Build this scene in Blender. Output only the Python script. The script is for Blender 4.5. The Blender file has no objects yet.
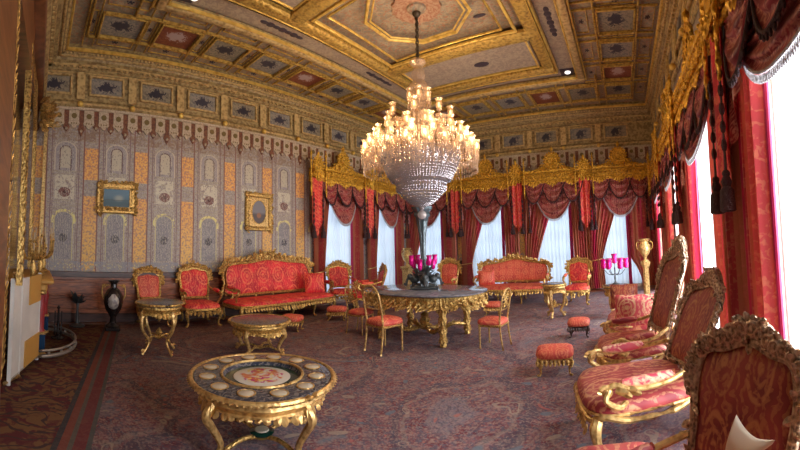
import bpy, math, random
from mathutils import Vector, Matrix
PI = math.pi
sin, cos = math.sin, math.cos
C = bpy.context.scene.collection
sc = bpy.context.scene
rng = random.Random(7)

# ------------------------------------------------------------------ camera (wide cylindrical lens, as the photograph)
cd = bpy.data.cameras.new('camera'); cam = bpy.data.objects.new('camera', cd); C.objects.link(cam)
YAW, PITCH, ROLL = 0.5997, 0.0658, -0.0238
cam.matrix_world = Matrix.Translation((0, 0, 1.5)) @ (Matrix.Rotation(YAW, 4, 'Z') @ Matrix.Rotation(PITCH, 4, 'X') @
                    Matrix.Rotation(PI/2, 4, 'X') @ Matrix.Rotation(ROLL, 4, 'Z'))
cd.type = 'PANO'; cd.clip_start = 0.02; cd.clip_end = 200
cd.panorama_type = 'CENTRAL_CYLINDRICAL'
cd.central_cylindrical_range_u_min = -400/373.3; cd.central_cylindrical_range_u_max = 400/373.3
cd.central_cylindrical_range_v_min = -(225+3.6)/373.3; cd.central_cylindrical_range_v_max = (225-3.6)/373.3
cd.central_cylindrical_radius = 1.0
sc.camera = cam

# ------------------------------------------------------------------ world, daylight, exposure
w = bpy.data.worlds.new('world'); sc.world = w; w.use_nodes = True
w.node_tree.nodes['Background'].inputs[0].default_value = (0.86, 0.93, 1.0, 1)
w.node_tree.nodes['Background'].inputs[1].default_value = 2.6
sc.view_settings.view_transform = 'Standard'; sc.view_settings.look = 'None'
sc.view_settings.gamma = 1; sc.view_settings.use_curve_mapping = False
sc.view_settings.exposure = 0.0
sc.cycles.use_denoising = True
sc.cycles.max_bounces = 7; sc.cycles.diffuse_bounces = 5; sc.cycles.transparent_max_bounces = 16
sc.cycles.sample_clamp_indirect = 4.0
XL, XR, YN, YB = -7.3, 1.06, -0.42, 11.15
WIN_L = [7.52, 9.68]
WIN_B = [-6.30, -4.16, -2.03, -0.06]
WIN_R = [1.7, 4.2, 6.75, 9.35]
def daylight(loc, rot, sx, sy, power, col):
    l = bpy.data.lights.new('daylight', 'AREA'); l.shape = 'RECTANGLE'; l.size = sx; l.size_y = sy
    l.energy = power; l.color = col
    o = bpy.data.objects.new('daylight', l); o.location = loc; o.rotation_euler = rot; C.objects.link(o)
for y in WIN_R: daylight((1.9, y, 1.9), (0, PI/2, 0), 3.2, 1.75, 300, (0.95, 0.97, 1.0))
for x in WIN_B: daylight((x, 12.0, 1.9), (PI/2, 0, PI), 1.6, 3.2, 34, (0.92, 0.96, 1.0))
for y in WIN_L: daylight((-8.2, y, 1.9), (0, -PI/2, 0), 3.2, 1.6, 24, (0.92, 0.96, 1.0))
CH = (-3.01, 5.02)
for a in range(6):
    l = bpy.data.lights.new('chandelier_glow', 'POINT'); l.energy = 36; l.color = (1.0, 0.74, 0.48); l.shadow_soft_size = 0.12
    o = bpy.data.objects.new('chandelier_glow', l); o.location = (CH[0]+0.98*cos(a*PI/3), CH[1]+0.98*sin(a*PI/3), 3.2); C.objects.link(o)

# ------------------------------------------------------------------ node helpers
class S:
    """a shader socket with arithmetic"""
    def __init__(s, t, k): s.t = t; s.k = k
    def _m(s, op, *o):
        n = s.t.nodes.new('ShaderNodeMath'); n.operation = op
        for i, v in enumerate((s,)+o):
            if isinstance(v, S): s.t.links.new(v.k, n.inputs[i])
            else: n.inputs[i].default_value = v
        return S(s.t, n.outputs[0])
    def __add__(s, o): return s._m('ADD', o)
    __radd__ = __add__
    def __sub__(s, o): return s._m('SUBTRACT', o)
    def __rsub__(s, o): return (s*-1.0)+o
    def __mul__(s, o): return s._m('MULTIPLY', o)
    __rmul__ = __mul__
    def __truediv__(s, o): return s._m('DIVIDE', o)
    def sin(s): return s._m('SINE')
    def abs(s): return s._m('ABSOLUTE')
    def sqrt(s): return s._m('SQRT')
    def fr(s, p): return (s/p)._m('FRACT')*p - p/2           # centred repeat
    def fl(s): return s._m('FLOOR')
    def lt(s, o): return s._m('LESS_THAN', o)
    def gt(s, o): return s._m('GREATER_THAN', o)
    def min(s, o): return s._m('MINIMUM', o)
    def max(s, o): return s._m('MAXIMUM', o)
    def band(s, a, b): return s.gt(a)*s.lt(b)
    def sm(s, a, b):                                          # smooth 0..1 from a to b
        n = s.t.nodes.new('ShaderNodeMapRange'); n.interpolation_type = 'SMOOTHSTEP'
        s.t.links.new(s.k, n.inputs[0]); n.inputs[1].default_value = a; n.inputs[2].default_value = b
        return S(s.t, n.outputs[0])
def col(t, c):
    n = t.nodes.new('ShaderNodeRGB'); n.outputs[0].default_value = (*c, 1); return S(t, n.outputs[0])
def mix(t, f, a, b):
    n = t.nodes.new('ShaderNodeMix'); n.data_type = 'RGBA'
    for i, v in ((0, f), (6, a), (7, b)):
        if isinstance(v, S): t.links.new(v.k, n.inputs[i])
        elif i == 0: n.inputs[0].default_value = v
        else: n.inputs[i].default_value = (*v, 1)
    return S(t, n.outputs[2])
def xyz(t, kind='Object'):
    tc = t.nodes.new('ShaderNodeTexCoord'); sp = t.nodes.new('ShaderNodeSeparateXYZ')
    t.links.new(tc.outputs[kind], sp.inputs[0])
    return S(t, tc.outputs[kind]), S(t, sp.outputs[0]), S(t, sp.outputs[1]), S(t, sp.outputs[2])
def comb(t, x, y, z=0.0):
    n = t.nodes.new('ShaderNodeCombineXYZ')
    for i, v in enumerate((x, y, z)):
        if isinstance(v, S): t.links.new(v.k, n.inputs[i])
        else: n.inputs[i].default_value = v
    return S(t, n.outputs[0])
def noise(t, v, scale, detail=3, dist=0.0, colour=False):
    n = t.nodes.new('ShaderNodeTexNoise'); t.links.new(v.k, n.inputs['Vector'])
    n.inputs['Scale'].default_value = scale; n.inputs['Detail'].default_value = detail; n.inputs['Distortion'].default_value = dist
    return S(t, n.outputs[1 if colour else 0])
def voro(t, v, scale, feature='F1', out=0):
    n = t.nodes.new('ShaderNodeTexVoronoi'); n.feature = feature; t.links.new(v.k, n.inputs['Vector']); n.inputs['Scale'].default_value = scale
    return S(t, n.outputs[out])
def wave(t, v, scale, dist, ds=1.0):
    n = t.nodes.new('ShaderNodeTexWave'); t.links.new(v.k, n.inputs['Vector']); n.inputs['Scale'].default_value = scale
    n.inputs['Distortion'].default_value = dist; n.inputs['Detail Scale'].default_value = ds
    return S(t, n.outputs[1])
def mat(name, base=(.5, .5, .5), rough=.6, metal=0.0, bump=None, fn=None, alpha=None, emit=None, spec=None, sheen=0.0):
    m = bpy.data.materials.new(name); m.use_nodes = True; t = m.node_tree; p = t.nodes['Principled BSDF']
    if fn:
        r = fn(t); base, h = r if isinstance(r, tuple) else (r, None)
    else: h = None
    if isinstance(base, S): t.links.new(base.k, p.inputs['Base Color'])
    else: p.inputs['Base Color'].default_value = (*base, 1); m.diffuse_color = (*base, 1)
    p.inputs['Roughness'].default_value = rough; p.inputs['Metallic'].default_value = metal
    if spec is not None: p.inputs['Specular IOR Level'].default_value = spec
    if alpha is not None: p.inputs['Alpha'].default_value = alpha
    if emit: p.inputs['Emission Color'].default_value = (*emit[0], 1); p.inputs['Emission Strength'].default_value = emit[1]
    if bump or h is not None:
        if h is None:
            v = xyz(t)[0]; h = noise(t, v, bump[0], 4)*0.6 + voro(t, v, bump[0]*0.8)*0.7
        b = t.nodes.new('ShaderNodeBump'); b.inputs['Strength'].default_value = (bump[1] if bump else .4); b.inputs['Distance'].default_value = (bump[2] if bump and len(bump) > 2 else .01)
        t.links.new(h.k, b.inputs['Height']); t.links.new(b.outputs[0], p.inputs['Normal'])
    return m

def f_gold(a, b, s=22):
    def f(t):
        v, x, y, z = xyz(t); n = noise(t, v, s, 4); k = voro(t, v, s*1.3)
        return mix(t, (n*1.1+k*0.6-0.35).sm(0.05, 0.75), a, b), n*0.7+k*0.7
    return f
GOLD = mat('gilt', rough=.4, metal=.65, bump=(1, .6, .012), fn=f_gold((.14, .06, .015), (.74, .48, .15), 30))
GOLDS = mat('gilt_smooth', rough=.38, metal=.6, bump=(1, .5, .006), fn=f_gold((.30, .15, .04), (.78, .52, .20), 24))
PALEGOLD = mat('pale_gilt', rough=.42, metal=.5, bump=(1, .5, .006), fn=f_gold((.34, .18, .05), (.80, .56, .22), 24))
DARKGILT = mat('aged_carved_gilt', rough=.38, metal=.45, bump=(1, .7, .012), fn=f_gold((.085, .045, .03), (.55, .40, .26), 34))
PELM = mat('pelmet_gilt', rough=.4, metal=.55, bump=(1, .9, .03), fn=f_gold((.34, .14, .012), (.88, .52, .06), 16))
BRONZE = mat('dark_bronze', (.07, .08, .085), .4, .5, bump=(40, .4, .01))
BLACKW = mat('black_lacquer', (.02, .015, .015), .25)
def f_fab(base, motif, dark, p=.34, q=.42, u_off=0.0, stripes=False):
    def f(t):
        v, x, y, z = xyz(t); u = x+u_off; s = y*0.9+z
        wv = noise(t, v, 9, 2)*0.03
        uu = (u+wv).fr(p); ss = (s+wv).fr(q)
        e = ((uu/(p*.36))*(uu/(p*.36))+(ss/(q*.42))*(ss/(q*.42))).sqrt()
        ring = (e-0.92).abs().sm(.14, .05); ring2 = (e-0.52).abs().sm(.12, .04); core = e.sm(.3, .18)
        vine = wave(t, comb(t, u, s, 0.0), 5.5, 9, 1.6).sm(.62, .8)
        k = (ring.max(ring2*.8).max(core)).max(vine*.65)
        k = k*noise(t, v, 40, 2).sm(.3, .55)
        c = mix(t, noise(t, v, 5, 2).sm(.35, .65), base, dark)
        c = mix(t, k, c, motif)
        return c, noise(t, v, 160, 2)*0.4+k*0.5
    return f
RED = mat('crimson_damask', rough=.62, bump=(1, .25, .003), fn=f_fab((.80, .022, .045), (.86, .20, .09), (.50, .008, .03), .42, .5))
ROSE = mat('rose_damask', rough=.5, bump=(1, .25, .003), fn=f_fab((.50, .085, .085), (.72, .36, .20), (.33, .035, .05)))
ROSE2 = mat('rust_rose_damask', rough=.55, bump=(1, .25, .003), fn=f_fab((.30, .045, .038), (.46, .18, .07), (.18, .018, .022), .22, .5))
PILLOW = mat('cream_rose_brocade', rough=.5, bump=(1, .25, .003), fn=f_fab((.72, .11, .14), (.86, .60, .36), (.55, .05, .09), .3, .3))
CORAL = mat('coral_damask', rough=.6, bump=(1, .2, .003), fn=f_fab((.70, .10, .07), (.80, .26, .13), (.52, .045, .045), .2, .24))
def f_curt(t):
    v, x, y, z = xyz(t); h = x+y
    st = (h.fr(.36)).abs()
    n = noise(t, comb(t, h, z*0.7, 0.0), 26, 3, 1.0)
    c = mix(t, st.sm(.05, .1), (.40, .13, .06), (.38, .030, .042))
    c = mix(t, n.sm(.5, .62), c, (.45, .13, .075))
    c = mix(t, (h.fr(.72)).abs().sm(.31, .33), c, (.52, .014, .09))
    return c, n
def cloth(name, base=None, fn=None, tr=.35, trc=(.9, .1, .15), rough=.6):
    m = mat(name, base or (.5, .05, .06), rough, fn=fn, bump=(1, .3, .006)); t = m.node_tree
    p = t.nodes['Principled BSDF']; o = t.nodes['Material Output']
    tl = t.nodes.new('ShaderNodeBsdfTranslucent'); tl.inputs[0].default_value = (*trc, 1)
    mx = t.nodes.new('ShaderNodeMixShader'); mx.inputs[0].default_value = tr
    t.links.new(p.outputs[0], mx.inputs[1]); t.links.new(tl.outputs[0], mx.inputs[2]); t.links.new(mx.outputs[0], o.inputs[0])
    return m
CURT = cloth('curtain_brocade', fn=f_curt, tr=.08, trc=(.6, .08, .05))
MAG = cloth('magenta_lining', (.42, .012, .09), tr=.12, trc=(.6, .03, .15))
SWAG = mat('swag_damask', rough=.5, bump=(1, .35, .006), fn=f_fab((.34, .035, .045), (.56, .24, .17), (.17, .014, .024), .16, .2))
FRINGE = mat('dark_fringe', (.045, .018, .02), .8, bump=(90, .8, .01))
SILVERF = mat('silver_fringe', (.42, .40, .42), .7, bump=(90, .8, .01))
SHEER = cloth('sheer_voile', (.58, .64, .72), tr=.42, trc=(.55, .66, .78))
def seethru(name, colr, keep, rough=.1, emit=None):
    m = bpy.data.materials.new(name); m.use_nodes = True; t = m.node_tree; p = t.nodes['Principled BSDF']; o = t.nodes['Material Output']
    p.inputs['Base Color'].default_value = (*colr, 1); p.inputs['Roughness'].default_value = rough; p.inputs['Metallic'].default_value = .35
    if emit: p.inputs['Emission Color'].default_value = (*emit[0], 1); p.inputs['Emission Strength'].default_value = emit[1]
    tr = t.nodes.new('ShaderNodeBsdfTransparent'); mx = t.nodes.new('ShaderNodeMixShader'); mx.inputs[0].default_value = keep
    t.links.new(tr.outputs[0], mx.inputs[1]); t.links.new(p.outputs[0], mx.inputs[2]); t.links.new(mx.outputs[0], o.inputs[0])
    return m
PANE = seethru('window_glass', (.9, .95, 1), .06, .02)
CRYSTAL = seethru('cut_crystal', (.66, .47, .32), .45, .2)
SHADEG = seethru('frosted_glass_shade', (.95, .70, .42), .42, .25)
CRYSTALC = seethru('cool_crystal', (.42, .38, .40), .5, .12)
BULB = mat('lit_flame_bulb', (1, .8, .5), .5, emit=((1.0, .62, .28), 3.4))
LILY = seethru('magenta_glass', (.85, .01, .30), .92, .2)
def f_wood(a, b, s=1.0):
    def f(t):
        v, x, y, z = xyz(t); n = noise(t, comb(t, x*2.0, y*2.0, z*14.0), 2.2*s, 4, 1.0)
        return mix(t, n.sm(.3, .7), a, b), n
    return f
WOOD = mat('mahogany', rough=.32, bump=(1, .1, .004), fn=f_wood((.14, .042, .022), (.38, .13, .055)))
WOODD = mat('dark_wood', rough=.35, bump=(1, .1, .004), fn=f_wood((.035, .016, .014), (.085, .032, .024)))
WOODO = mat('orange_wood_casing', rough=.35, bump=(1, .1, .004), fn=f_wood((.10, .03, .010), (.26, .09, .03)))
WHITEP = mat('white_paint', (.80, .80, .80), .5)
IVORY = mat('ivory_satin', rough=.5, bump=(1, .1, .003), fn=lambda t: (mix(t, noise(t, xyz(t)[0], 3, 2).sm(.3, .7), (.62, .60, .57), (.74, .72, .68)), None)[0])
MARBLE = mat('grey_marble', rough=.12, fn=lambda t: mix(t, noise(t, xyz(t)[0], 5, 5, 1.5).sm(.45, .6), (.14, .155, .20), (.22, .235, .29)))
OCHRE = mat('ochre_panel', (.55, .30, .07), .6, bump=(30, .4, .004))
REDM = mat('red_lacquer', (.30, .03, .035), .35, bump=(30, .5, .01))
BLUEG = mat('blue_glass', (.02, .06, .14), .1, .2)
PORC = mat('porcelain', (.62, .56, .43), .25)
# ---- table tops
def f_inlay(t):
    v, x, y, z = xyz(t); n = wave(t, v, 7, 9, 3).sm(.6, .8); k = noise(t, v, 30, 3)
    return mix(t, n, mix(t, k.sm(.4, .6), (.03, .035, .06), (.07, .07, .09)), (.20, .18, .17)), k
INLAY = mat('inlaid_boulle_top', rough=.25, bump=(1, .15, .003), fn=f_inlay)
def f_plaque(t):
    v, x, y, z = xyz(t); r = (x*x+y*y).sqrt(); n = noise(t, v, 16, 3); m = noise(t, v, 9, 2, 1.0)
    c = mix(t, m.sm(.42, .55), (.72, .66, .60), (.62, .15, .05))
    c = mix(t, n.sm(.55, .62), c, (.80, .60, .20)); c = mix(t, noise(t, v, 22, 1).sm(.60, .66), c, (.5, .03, .2))
    return mix(t, r.sm(.15, .18), c, (.74, .70, .62))
PLAQUE = mat('painted_porcelain', rough=.18, fn=f_plaque)
GREEN = mat('dark_green_enamel', (.01, .05, .035), .2)
# ------------------------------------------------------------------ mesh helpers
def basis(d):
    d = Vector(d).normalized(); a = Vector((0, 0, 1)) if abs(d.z) < .9 else Vector((1, 0, 0))
    s = d.cross(a).normalized(); return d, s, s.cross(d)
class MB:
    def __init__(s): s.v = []; s.f = []; s.mi = []; s.cur = 0; s.T = None
    def add(s, vs, fs):
        k = len(s.v)
        if s.T is not None: vs = [s.T @ Vector(q) for q in vs]
        s.v += [tuple(q) for q in vs]; s.f += [tuple(i+k for i in f) for f in fs]; s.mi += [s.cur]*len(fs)
    def box(s, c, d, rz=0.0, bev=0.0):
        x, y, z = d[0]/2, d[1]/2, d[2]/2; b = min(bev, x*.9, y*.9, z*.9)
        if b <= 0:
            vs = [(i*x, j*y, k*z) for k in (-1, 1) for j in (-1, 1) for i in (-1, 1)]
            fs = [(0, 2, 3, 1), (4, 5, 7, 6), (0, 1, 5, 4), (2, 6, 7, 3), (0, 4, 6, 2), (1, 3, 7, 5)]
        else:
            vs = []
            for (zz, o) in ((-z, b), (-z+b, 0), (z-b, 0), (z, b)):
                X, Y = x-o, y-o
                vs += [(-X, -Y+b, zz), (-X+b, -Y, zz), (X-b, -Y, zz), (X, -Y+b, zz), (X, Y-b, zz), (X-b, Y, zz), (-X+b, Y, zz), (-X, Y-b, zz)]
            fs = [tuple(range(7, -1, -1)), tuple(range(24, 32))]
            for r in range(3): fs += [(r*8+i, r*8+(i+1) % 8, r*8+8+(i+1) % 8, r*8+8+i) for i in range(8)]
        cr, sr = cos(rz), sin(rz)
        s.add([(c[0]+a*cr-bb*sr, c[1]+a*sr+bb*cr, c[2]+g) for a, bb, g in vs], fs)
    def tube(s, pts, r, n=8, closed=False, sq=1.0):
        pts = [Vector(p) for p in pts]; m = len(pts)
        rr = r if isinstance(r, (list, tuple)) else [r]*m
        vs = []; prev = None
        for i, p in enumerate(pts):
            d = (pts[(i+1) % m]-pts[i-1]) if closed else (pts[min(i+1, m-1)]-pts[max(i-1, 0)])
            if d.length < 1e-9: d = Vector((0, 0, 1))
            d.normalize()
            if prev is None: _, a, b = basis(d)
            else:
                a = (prev-d*prev.dot(d))
                a = a.normalized() if a.length > 1e-6 else basis(d)[1]
                b = a.cross(d)*-1.0
                b = d.cross(a)
            prev = a
            for k in range(n):
                t = 2*PI*k/n; vs.append(p+(a*cos(t)+b*sin(t)*sq)*rr[i])
        fs = []
        for i in range(m if closed else m-1):
            j = (i+1) % m
            fs += [(i*n+k, i*n+(k+1) % n, j*n+(k+1) % n, j*n+k) for k in range(n)]
        if not closed: fs += [tuple(range(n-1, -1, -1)), tuple((m-1)*n+k for k in range(n))]
        s.add(vs, fs)
    def lathe(s, prof, n=24, c=(0, 0, 0), sx=1.0, sy=1.0, lobes=0, la=0.0):
        vs = []
        for r, z in prof:
            for k in range(n):
                t = 2*PI*k/n; q = r*(1+la*cos(lobes*t)) if lobes else r
                vs.append((c[0]+q*cos(t)*sx, c[1]+q*sin(t)*sy, c[2]+z))
        fs = []
        for i in range(len(prof)-1): fs += [(i*n+k, i*n+(k+1) % n, (i+1)*n+(k+1) % n, (i+1)*n+k) for k in range(n)]
        if prof[0][0] > 1e-4: fs.append(tuple(range(n-1, -1, -1)))
        if prof[-1][0] > 1e-4: fs.append(tuple((len(prof)-1)*n+k for k in range(n)))
        s.add(vs, fs)
    def ball(s, c, r, n=8, m=5):
        if not isinstance(r, (tuple, list)): r = (r, r, r)
        vs = []
        for i in range(m+1):
            p = -PI/2+PI*i/m
            for k in range(n): t = 2*PI*k/n; vs.append((c[0]+r[0]*cos(p)*cos(t), c[1]+r[1]*cos(p)*sin(t), c[2]+r[2]*sin(p)))
        s.add(vs, [(i*n+k, i*n+(k+1) % n, (i+1)*n+(k+1) % n, (i+1)*n+k) for i in range(m) for k in range(n)])
    def grid(s, fn, nu, nv, thick=0.0):
        vs = [fn(i/nu, j/nv) for j in range(nv+1) for i in range(nu+1)]
        fs = [(j*(nu+1)+i, j*(nu+1)+i+1, (j+1)*(nu+1)+i+1, (j+1)*(nu+1)+i) for j in range(nv) for i in range(nu)]
        s.add(vs, fs)
    def prism(s, poly, f0, f1):
        """poly of 2-tuples; f0/f1 map (a,b) to 3D for either face"""
        n = len(poly); vs = [f0(*q) for q in poly]+[f1(*q) for q in poly]
        s.add(vs, [tuple(range(n-1, -1, -1)), tuple(range(n, 2*n))]+[(i, (i+1) % n, n+(i+1) % n, n+i) for i in range(n)])
    def leaf(s, p, d, nrm, L, W, curl=.35):
        p = Vector(p); d = Vector(d).normalized(); nrm = Vector(nrm).normalized(); b = d.cross(nrm).normalized(); vs = []
        for i, (t, wd) in enumerate(((0, .45), (.22, .9), (.5, 1.0), (.8, .8), (1, .35))):
            c = p+d*(L*t)+nrm*(L*curl*t*t); q = W*wd*.5; h = W*.28*wd
            vs += [c-b*q, c+nrm*h, c+b*q, c-nrm*h*.5]
        fs = [(i*4+k, i*4+(k+1) % 4, i*4+4+(k+1) % 4, i*4+4+k) for i in range(4) for k in range(4)]
        s.add(vs, fs+[(3, 2, 1, 0), (16, 17, 18, 19)])
    def scroll(s, c, a, b, R, turns=1.4, r=.012, n=6, st=14):
        c = Vector(c); a = Vector(a).normalized(); b = Vector(b).normalized(); pts = []; rr = []
        for i in range(st+1):
            t = i/st; th = turns*2*PI*t; q = R*(1-.85*t); pts.append(c+(a*cos(th)+b*sin(th))*q); rr.append(r*(1-.35*t))
        s.tube(pts, rr, n); s.ball(pts[-1], r*1.5, 6, 4)
    def build(s, name, m, parent=None, smooth=True, mods=None):
        me = bpy.data.meshes.new(name); me.from_pydata(s.v, [], s.f); me.update()
        for q in (m if isinstance(m, (list, tuple)) else [m]): me.materials.append(q)
        if any(s.mi): me.polygons.foreach_set('material_index', s.mi)
        if smooth:
            me.polygons.foreach_set('use_smooth', [True]*len(me.polygons))
            me.set_sharp_from_angle(angle=math.radians(42))
        o = bpy.data.objects.new(name, me); C.objects.link(o)
        if parent: o.parent = parent
        return o
def thing(name, label, cat, loc=(0, 0, 0), rz=0.0, group=None):
    o = bpy.data.objects.new(name, None); C.objects.link(o); o.location = loc; o.rotation_euler = (0, 0, rz); o.empty_display_size = .1
    return tag(o, label, cat, group)
def tag(o, label, cat, group=None):
    o['label'] = label; o['category'] = cat
    if group: o['group'] = group
    return o
def struct(o): o['kind'] = 'structure'; return o
def copy_tree(o, parent=None):
    c = o.copy(); C.objects.link(c)
    if parent: c.parent = parent
    for ch in list(o.children): copy_tree(ch, c)
    return c
def dup(root, loc, rz, label, group=None, scale=None):
    c = copy_tree(root); c.location = loc; c.rotation_euler = (0, 0, rz); c['label'] = label
    if group: c['group'] = group
    if scale: c.scale = scale
    return c
def spline(pts, n=6, closed=False):
    P = [Vector(p) for p in pts]; m = len(P); out = []
    for i in range(m if closed else m-1):
        g = (lambda j: P[j % m]) if closed else (lambda j: P[max(0, min(m-1, j))])
        a, b, c, d = g(i-1), g(i), g(i+1), g(i+2)
        for k in range(n):
            t = k/n; out.append(.5*((2*b)+(c-a)*t+(2*a-5*b+4*c-d)*t*t+(3*b-a-3*c+d)*t**3))
    if not closed: out.append(P[-1])
    return out
face = lambda fx, fy: math.atan2(fy, fx)+PI/2      # local front is -Y
exec_order = []
# ================================================================== THE ROOM
def f_wallpaper(axis):
    def f(t):
        v, x, y, z = xyz(t); h = y if axis == 'y' else x
        P = 1.035
        d = (h-1.01+P/2).fr(P).abs()                  # distance from an orange strip
        e = (h-1.01).fr(P).abs()                      # distance from a grey arch column
        n = noise(t, v, 26, 3); n2 = noise(t, v, 9, 3, 1.5); vv = voro(t, v, 22)
        base = mix(t, n.sm(.35, .65), (.26, .215, .225), (.44, .39, .36))
        base = mix(t, wave(t, comb(t, z, h, 0.0), 5, 9, 2).sm(.62, .8)*.55, base, (.40, .34, .22))
        base = mix(t, (voro(t, comb(t, h, z, 0.0), 13, 'DISTANCE_TO_EDGE').sm(.05, .02))*.55, base, (.52, .46, .36))
        # orange strips, broken by pale cartouches
        zz = (z-2.62).abs()
        on = d.lt(.135)*(1.0-zz.lt(.16))*z.lt(3.42)
        oc = mix(t, n.sm(.4, .62), (.80, .27, .05), (.82, .50, .15))
        oc = mix(t, z.sm(2.5, 1.1)*.5, oc, (.78, .55, .14))
        base = mix(t, on*(n*4.0-1.15).max(0.0).min(1.0), base, oc)
        base = mix(t, d.band(.135, .16), base, (.24, .10, .09))
        base = mix(t, d.band(.235, .25).max(d.band(.275, .285)), base, (.22, .12, .13))
        # grey arches: upper niche, rosette block, tall lower panel
        def arch(zc0, zc1, wd):
            top = ((z-zc1).max(0.0)*1.2); q = (e*e+top*top).sqrt()
            return q, z.gt(zc0)
        q, g = arch(2.95, 3.35, .1)
        base = mix(t, q.lt(.20)*g*.8, base, (.33, .30, .33)); base = mix(t, q.band(.20, .222)*g, base, (.58, .50, .40))
        base = mix(t, q.band(.10, .125)*g, base, (.15, .085, .09)); base = mix(t, q.lt(.10)*g*z.gt(3.0), base, (.54, .49, .38))
        q, g = arch(1.2, 1.98, .1)
        base = mix(t, q.lt(.17)*g*.8, base, (.24, .235, .27)); base = mix(t, q.band(.175, .192)*g, base, (.60, .54, .24))
        base = mix(t, q.band(.192, .24)*z.gt(1.9)*g*n2.sm(.42, .5), base, (.78, .72, .24))
        r1 = (e*e+(z-1.62)*(z-1.62)).sqrt(); base = mix(t, r1.lt(.085)*vv.gt(.3), base, (.075, .07, .085))
        r2 = (e*e+(z-2.52)*(z-2.52)*1.5).sqrt(); base = mix(t, e.lt(.19)*z.band(2.38, 2.86)*n2.sm(.38, .5)*.85, base, (.66, .63, .50))
        base = mix(t, r2.lt(.12), base, (.20, .085, .075)); base = mix(t, r2.lt(.035), base, (.08, .02, .02))
        fil = wave(t, comb(t, h, z, 2.0), 9, 6, 2.5).sm(.72, .85)*n2.sm(.4, .5); base = mix(t, e.lt(.24)*fil*.7, base, (.60, .56, .44)); base = mix(t, e.lt(.16)*n.sm(.58, .64)*.6, base, (.13, .12, .15))
        # foot band
        base = mix(t, z.band(.97, 1.17)*n2.sm(.4, .55)*.8, base, (.27, .28, .33)); base = mix(t, z.band(1.03, 1.12)*vv.lt(.3)*.8, base, (.66, .60, .28))
        base = mix(t, z.gt(3.55)*n2.sm(.4, .6)*.7, base, (.26, .15, .09))
        return base, n
    return f
WALLPAPER = mat('silk_wallpaper', rough=.55, bump=(1, .2, .004), fn=f_wallpaper('y'))
WALLPAPERX = mat('silk_wallpaper_end', rough=.55, bump=(1, .2, .004), fn=f_wallpaper('x'))
def f_stucco(t):
    v, x, y, z = xyz(t); n = noise(t, v, 6, 4, 1.2); m = noise(t, v, 24, 3)
    c = mix(t, n.sm(.35, .65), (.30, .215, .105), (.43, .33, .19)); c = mix(t, m.sm(.52, .62)*.7, c, (.40, .19, .06))
    return mix(t, m.sm(.42, .36)*.5, c, (.19, .16, .15)), m
STUCCO = mat('painted_stucco', rough=.6, bump=(1, .3, .01), fn=f_stucco)
def f_frieze(t):
    v, x, y, z = xyz(t); m = noise(t, v, 14, 3); n = voro(t, v, 18)
    return mix(t, m.sm(.4, .6), (.25, .165, .065), (.44, .32, .135)), m
FRIEZE = mat('frieze_stucco', rough=.6, bump=(1, .4, .01), fn=f_frieze)
def f_panel(a, b, dk, s=1.0):
    def f(t):
        v, x, y, z = xyz(t, 'Object'); r = (x*x+y*y*.6+z*z*1.8).sqrt(); n = noise(t, v, 15*s, 3, 1)
        c = mix(t, n.sm(.4, .6), a, b)
        return mix(t, (r+n*.42-.21).sm(.16, .11), c, dk), n
    return f
PANELG = mat('painted_grisaille_panel', rough=.5, fn=f_panel((.19, .165, .12), (.32, .27, .19), (.035, .03, .045)))
PANELB = mat('painted_blue_grey_panel', rough=.5, fn=f_panel((.19, .18, .165), (.33, .29, .23), (.045, .04, .06)))
PANELR = mat('painted_red_panel', rough=.5, fn=f_panel((.17, .035, .02), (.24, .07, .03), (.46, .34, .32)))
def f_ceil(t):
    v, x, y, z = xyz(t); n = noise(t, v, 7, 5, 1.5); m = noise(t, v, 20, 3)
    c = mix(t, n.sm(.35, .65), (.25, .19, .12), (.39, .31, .20)); c = mix(t, m.sm(.55, .63)*.8, c, (.38, .15, .08))
    c = mix(t, m.sm(.43, .37)*.45, c, (.16, .16, .18))
    return c, m
CEIL = mat('painted_ceiling', rough=.6, bump=(1, .2, .008), fn=f_ceil)
MAUVE = mat('mauve_painted_field', rough=.6, bump=(1, .15, .006), fn=lambda t: (lambda v: mix(t, noise(t, v, 11, 4, 1.5).sm(.4, .6), (.28, .21, .16), (.40, .31, .21)))(xyz(t)[0]))
OCHREC = mat('gilded_ceiling_beam', rough=.45, metal=.35, bump=(1, .6, .02), fn=f_gold((.26, .13, .02), (.66, .43, .10), 14))
GILDLINE = mat('bright_gilt_line', rough=.35, metal=.4, bump=(1, .3, .01), fn=f_gold((.62, .36, .06), (.95, .66, .16), 8))
DENTIL = mat('pale_gilt_dentil', rough=.5, metal=.1, bump=(1, .5, .01), fn=f_gold((.30, .18, .06), (.66, .47, .20), 12))
ROSEC = mat('terracotta_rose', rough=.6, bump=(1, .3, .01), fn=lambda t: (lambda v: mix(t, noise(t, v, 20, 3).sm(.4, .6), (.34, .15, .08), (.44, .27, .16)))(xyz(t)[0]))

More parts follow.
